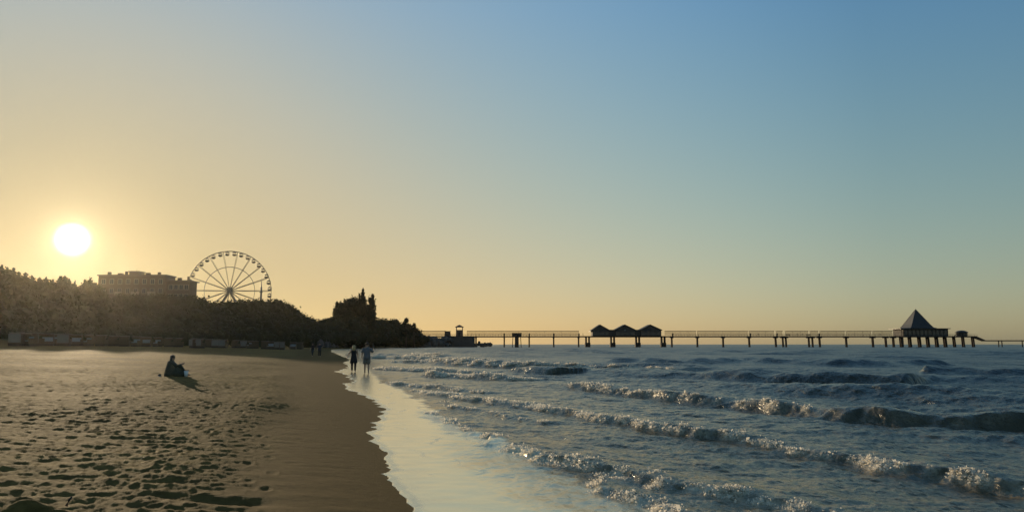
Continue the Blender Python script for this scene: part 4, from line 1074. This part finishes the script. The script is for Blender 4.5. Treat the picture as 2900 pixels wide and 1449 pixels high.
def make_person(name_label, loc, rz, H=1.72, pose='walk', top=None, legs=None, hair=None, dress=False, longhair=False, parts=True, cat='person'):
    root = empty('person', loc, rz); tag(root, name_label, cat)
    s = H / 1.72; root.scale = (s, s, s)
    if pose == 'sit':
        P = dict(pel=(0, 0, .14), spi=(0, -.02, .34), che=(0, .0, .52), nec=(0, .04, .68), he0=(0, .06, .76), he1=(0, .07, .85),
                 hl=(-.1, .03, .13), kl=(-.17, .44, .44), al=(-.15, .62, .09), tl=(-.16, .78, .045),
                 hr=(.1, .03, .13), kr=(.15, .42, .47), ar=(.14, .66, .09), tr=(.15, .82, .045),
                 sl=(-.18, .02, .62), el=(-.27, .22, .44), wl=(-.16, .44, .52), gl=(-.10, .50, .54),
                 sr=(.18, .02, .62), er=(.27, .22, .44), wr=(.16, .44, .54), gr=(.09, .50, .55))
    else:
        st = .20 if pose == 'walk' else .03
        P = dict(pel=(0, 0, .93), spi=(0, .0, 1.10), che=(0, .0, 1.28), nec=(0, .0, 1.45), he0=(0, .02, 1.54), he1=(0, .02, 1.635),
                 hl=(-.09, 0, .90), kl=(-.10, st * .6, .49), al=(-.10, st, .085), tl=(-.11, st + .14, .04),
                 hr=(.09, 0, .90), kr=(.10, -st * .2 + .03, .49), ar=(.10, -st * .9, .085), tr=(.11, -st * .9 + .14, .04),
                 sl=(-.18, 0, 1.39), el=(-.25, -.06, 1.13), wl=(-.27, .04, .90), gl=(-.27, .07, .83),
                 sr=(.18, 0, 1.39), er=(.25, .06, 1.13), wr=(.25, .16, .91), gr=(.25, .20, .85))
        if pose == 'raise':
            P.update(er=(.30, .05, 1.16), wr=(.34, .26, 1.30), gr=(.34, .32, 1.35))
        if pose == 'out':
            P.update(el=(-.31, -.02, 1.16), wl=(-.42, .0, .95), gl=(-.45, .0, .89))
        if pose == 'link':
            P.update(el=(-.36, .02, 1.30), wl=(-.58, .04, 1.34), gl=(-.65, .04, 1.34))
    K = list(P); ix = {k: i for i, k in enumerate(K)}
    E = [(ix[a], ix[b]) for a, b in (('pel', 'spi'), ('spi', 'che'), ('che', 'nec'), ('nec', 'he0'), ('he0', 'he1'),
         ('pel', 'hl'), ('hl', 'kl'), ('kl', 'al'), ('al', 'tl'), ('pel', 'hr'), ('hr', 'kr'), ('kr', 'ar'), ('ar', 'tr'),
         ('che', 'sl'), ('sl', 'el'), ('el', 'wl'), ('wl', 'gl'), ('che', 'sr'), ('sr', 'er'), ('er', 'wr'), ('wr', 'gr'))]
    rd = dict(pel=(.15, .11), spi=(.125, .095), che=(.155, .11), nec=.055, he0=(.075, .085), he1=(.08, .09), hl=.095, hr=.095, kl=.058, kr=.058, al=.04, ar=.04, tl=.034, tr=.034,
              sl=.062, sr=.062, el=.042, er=.042, wl=.028, wr=.028, gl=(.036, .02), gr=(.036, .02))
    ex = None
    if parts:
        ex = MB(); fingers(ex, P['wl'], P['gl']); fingers(ex, P['wr'], P['gr'])
        hx, hy, hz = P['he0']
        ex.tube([(hx, hy + .085, hz + .03), (hx, hy + .118, hz - .005)], [.008, .015], 6)        # nose
        for sgn in (-1, 1): ex.ico((hx + sgn * .082, hy, hz + .01), (.014, .025, .035), 1)      # ears
        ex.tube([(hx - .025, hy + .088, hz - .035), (hx + .025, hy + .088, hz - .035)], .006, 5)  # mouth
    body = skin_body([P[k] for k in K], E, [rd[k] for k in K], 0, M['skin'] if parts else top, 'body', root, ex)
    if not parts: return root
    # hair
    h = MB(); hx, hy, hz = P['he1']
    h.ico((hx, hy - .018, hz + .008), (.102, .112, .095), 2)
    if longhair: h.loft([ring(hx, hy - .05, hz + .02, .10, .075, 10), ring(hx, hy - .07, hz - .12, .105, .06, 10), ring(hx, hy - .08, hz - .30, .09, .05, 10)])
    h.build('hair', hair or M['brown'], body, True)
    # eyes
    e = MB()
    for sgn in (-1, 1): e.ico((P['he0'][0] + sgn * .03, P['he0'][1] + .086, P['he0'][2] + .035), .011, 1)
    e.build('eyes', M['black'], body)
    def seg(mb, keys, rads, n=10): mb.tube([P[k] if isinstance(k, str) else k for k in keys], rads, n)
    mid = lambda a, b, u: tuple(P[a][i] + (P[b][i] - P[a][i]) * u for i in range(3))
    sh = MB()
    if pose == 'sit':
        sh.loft([[(x, y, z) for x, y, z in ring(c[0], c[1], c[2], rx, ry, 12)] for c, rx, ry in ((P['pel'], .20, .17), (P['spi'], .185, .15), (P['che'], .205, .145), ((0, .02, .63), .20, .11), ((0, .035, .69), .085, .08))])
    else:
        zb = .80 if not dress else .62
        if dress: rg_ = ((.58, .25, .20), (.75, .22, .18), (.93, .19, .15), (1.10, .155, .125), (1.28, .19, .14), (1.39, .185, .10), (1.44, .08, .075))
        else: rg_ = ((.80, .205, .16), (.93, .20, .155), (1.10, .175, .135), (1.28, .20, .145), (1.39, .20, .105), (1.455, .085, .08))
        sh.loft([ring(0, 0.0, z, rx, ry, 14) for z, rx, ry in rg_])
    for a, b, c_ in (('sl', 'el', 'wl'), ('sr', 'er', 'wr')):
        if dress: continue
        if pose == 'sit': seg(sh, [a, b, mid(b, c_, .85)], [.078, .058, .045])
        else: seg(sh, [a, mid(a, b, .95)], [.08, .066])
    sh.build('dress' if dress else 'shirt', top, body, True)
    if legs is not None:
        lg = MB()
        lim = .9 if pose == 'sit' or legs in (M['navy'], M['black'], M['olive']) else None
        for a, b, c_ in (('hl', 'kl', 'al'), ('hr', 'kr', 'ar')):
            if lim: seg(lg, [a, b, mid(b, c_, lim)], [.115, .076, .056])
            else: seg(lg, [a, mid(a, b, .9)], [.118, .10])
        if pose != 'sit': lg.loft([ring(0, 0, z, rx, ry, 12) for z, rx, ry in ((.84, .15, .12), (.93, .185, .135), (1.0, .175, .13))])
        lg.build('trousers' if lim else 'shorts', legs, body, True)
    return root

def ground(px, py_guess, d): return on_sand(px, d)
q = gp(1001, 1052, .0); make_person('person with blond hair in dark knee-length dress walking at the water edge', (q.x, q.y, terrain_z(q.x, q.y) + .004), R(8), 1.62, 'out', M['black'], M['black'], M['blond'], True, True)
q = gp(1038, 1056, .0); make_person('person in loose grey-blue shirt and shorts ankle-deep at the water edge', (q.x, q.y, terrain_z(q.x, q.y) + .003), R(4), 1.80, 'raise', M['blue'], M['greyc'], M['brown'])
q = on_sand(886, 100); make_person('left of two dark-clothed walkers far along the beach', q, R(160), 1.68, 'walk', M['black'], M['navy'], M['brown'])
q = on_sand(906, 99); make_person('right of two dark-clothed walkers, arm stretched to the companion', q, R(175), 1.76, 'link', M['navy'], M['black'], M['brown'])
q = on_sand(487, 31); ps = make_person('person in dark clothes sitting on the sand with knees drawn up', q + Vector((0, 0, .02)), R(-68), 1.5, 'sit', M['olive'], M['olive'], M['brown'], False, True)
bl = MB()
bl.loft([ring(.0, .22, .0, .36, .50, 16), ring(.0, .20, .16, .34, .46, 16), ring(.0, .14, .34, .30, .36, 16), ring(.0, .06, .50, .26, .24, 16), ring(.0, .0, .64, .21, .15, 16), ring(0, .01, .70, .10, .10, 16)])
bl.build('jacket', M['olive'], ps, True)
# white paper bag and a shoe beside the seated person
q = on_sand(531, 31); q.z += .30
pb = empty('paper_cup', on_sand(531, 30.9)); tag(pb, 'white paper cup glowing in the sun beside the seated person', 'cup')
MB().loft([ring(0, 0, .02, .05, .05, 12), ring(0, 0, .26, .085, .085, 12)]).build('cup', M['white'], pb, True)
MB().loft([ring(0, 0, .262, .09, .09, 12), ring(0, 0, .285, .085, .085, 12)]).build('lid', M['black'], pb, True)
sho = empty('shoe', on_sand(456, 30.8), R(40)); tag(sho, 'small dark shoe on the sand behind the seated person', 'shoe')
MB().loft([[(x, y, z) for x, y, z in ring(0, 0, .0, .05, .14, 10)], ring(0, 0, .03, .052, .142, 10)]).build('sole', M['white'], sho, True)
MB().loft([ring(0, 0, .031, .05, .138, 10), ring(0, -.02, .08, .045, .11, 10), ring(0, -.06, .11, .035, .05, 10)]).build('upper', M['olive'], sho, True)
# far figures on the pier
for px, lab in ((1336, 'tiny dark figure on the pier deck just right of the brick tower'), (1358, 'tiny dark figure leaning at the pier rail left of the first post'),
                (1650, 'tiny dark figure on the pier deck left of the three gabled halls'), (2145, 'tiny figure walking alone on the pier between gabled halls and benches'),
                (2254, 'left of two tiny figures between the pier benches'), (2269, 'right of two tiny figures between the pier benches'), (2316, 'tiny figure on the pier just right of the benches'), (2487, 'tiny figure on the pier approaching the pyramid roofed pavilion')):
    make_person(lab, (PX(px), PD - 3.0, DECK + .01), rp.uniform(0, 6), rp.uniform(1.6, 1.82), 'walk', M['black'], parts=False)

# ------------------------------------------------------------------ sand mound at the lower left
q = gp(95, 1443, .3)
u = np.linspace(-1.0, 1.0, 90); mx_, my_ = np.meshgrid(u * .75, u * .55)
r1 = np.hypot((mx_ + .12) / .20, my_ / .25); r2 = np.hypot((mx_ - .12) / .34, my_ / .28)
ed = np.clip(1 - np.hypot(mx_ / .72, my_ / .52) ** 2, 0, 1)
mz = .15 * np.exp(-r1 ** 2) + .115 * np.exp(-r2 ** 2) + .015 * fbm(mx_ * 7, my_ * 7, 500, 4) * sstep(0, .3, ed) - .12 * (1 - sstep(0, .35, ed))
mm = np_mesh('sand_mound', mx_, my_, mz, dict(wet=np.zeros_like(mz), veg=np.zeros_like(mz)), M['sand'])
mo = link('sand_mound', mm); mo.location = (q.x, q.y, terrain_z(q.x, q.y) + .0); mo.scale = (.9, .9, .8)
tag(mo, 'small peaked heap of dug sand in the lower left corner', 'sand heap')
q = gp(195, 1430, .22); st = empty('driftwood', (q.x, q.y, terrain_z(q.x, q.y) + .05), R(30)); tag(st, 'short brown stick poking from the sand beside the sand heap', 'stick')
MB().tube([(-.02, 0, -.03), (0, 0, .02), (.02, .01, .045)], [.014, .012, .007], 7).build('stem', M['wood'], st, True)

# ------------------------------------------------------------------ air: thin haze added to stand in for lens glare near the sun
hz_ = MB().box((0, 3500, 26), (26000, 20000, 60)).mesh('haze')
hm, ht, hp = mat_new('glare_haze')
ht.nodes.remove(hp)
pv = N(ht, 'ShaderNodeVolumePrincipled'); pv.inputs['Density'].default_value = 2.8e-5; pv.inputs['Anisotropy'].default_value = 0.89
pv.inputs['Color'].default_value = (0.97, 0.90, 0.74, 1)
ht.links.new(pv.outputs[0], ht.nodes['Material Output'].inputs['Volume'])
hz_.materials.append(hm)
hzo = link('haze', hz_); tag(hzo, 'thin warm haze added over beach and sea to veil the hill in sun glare', 'haze', kind='stuff')
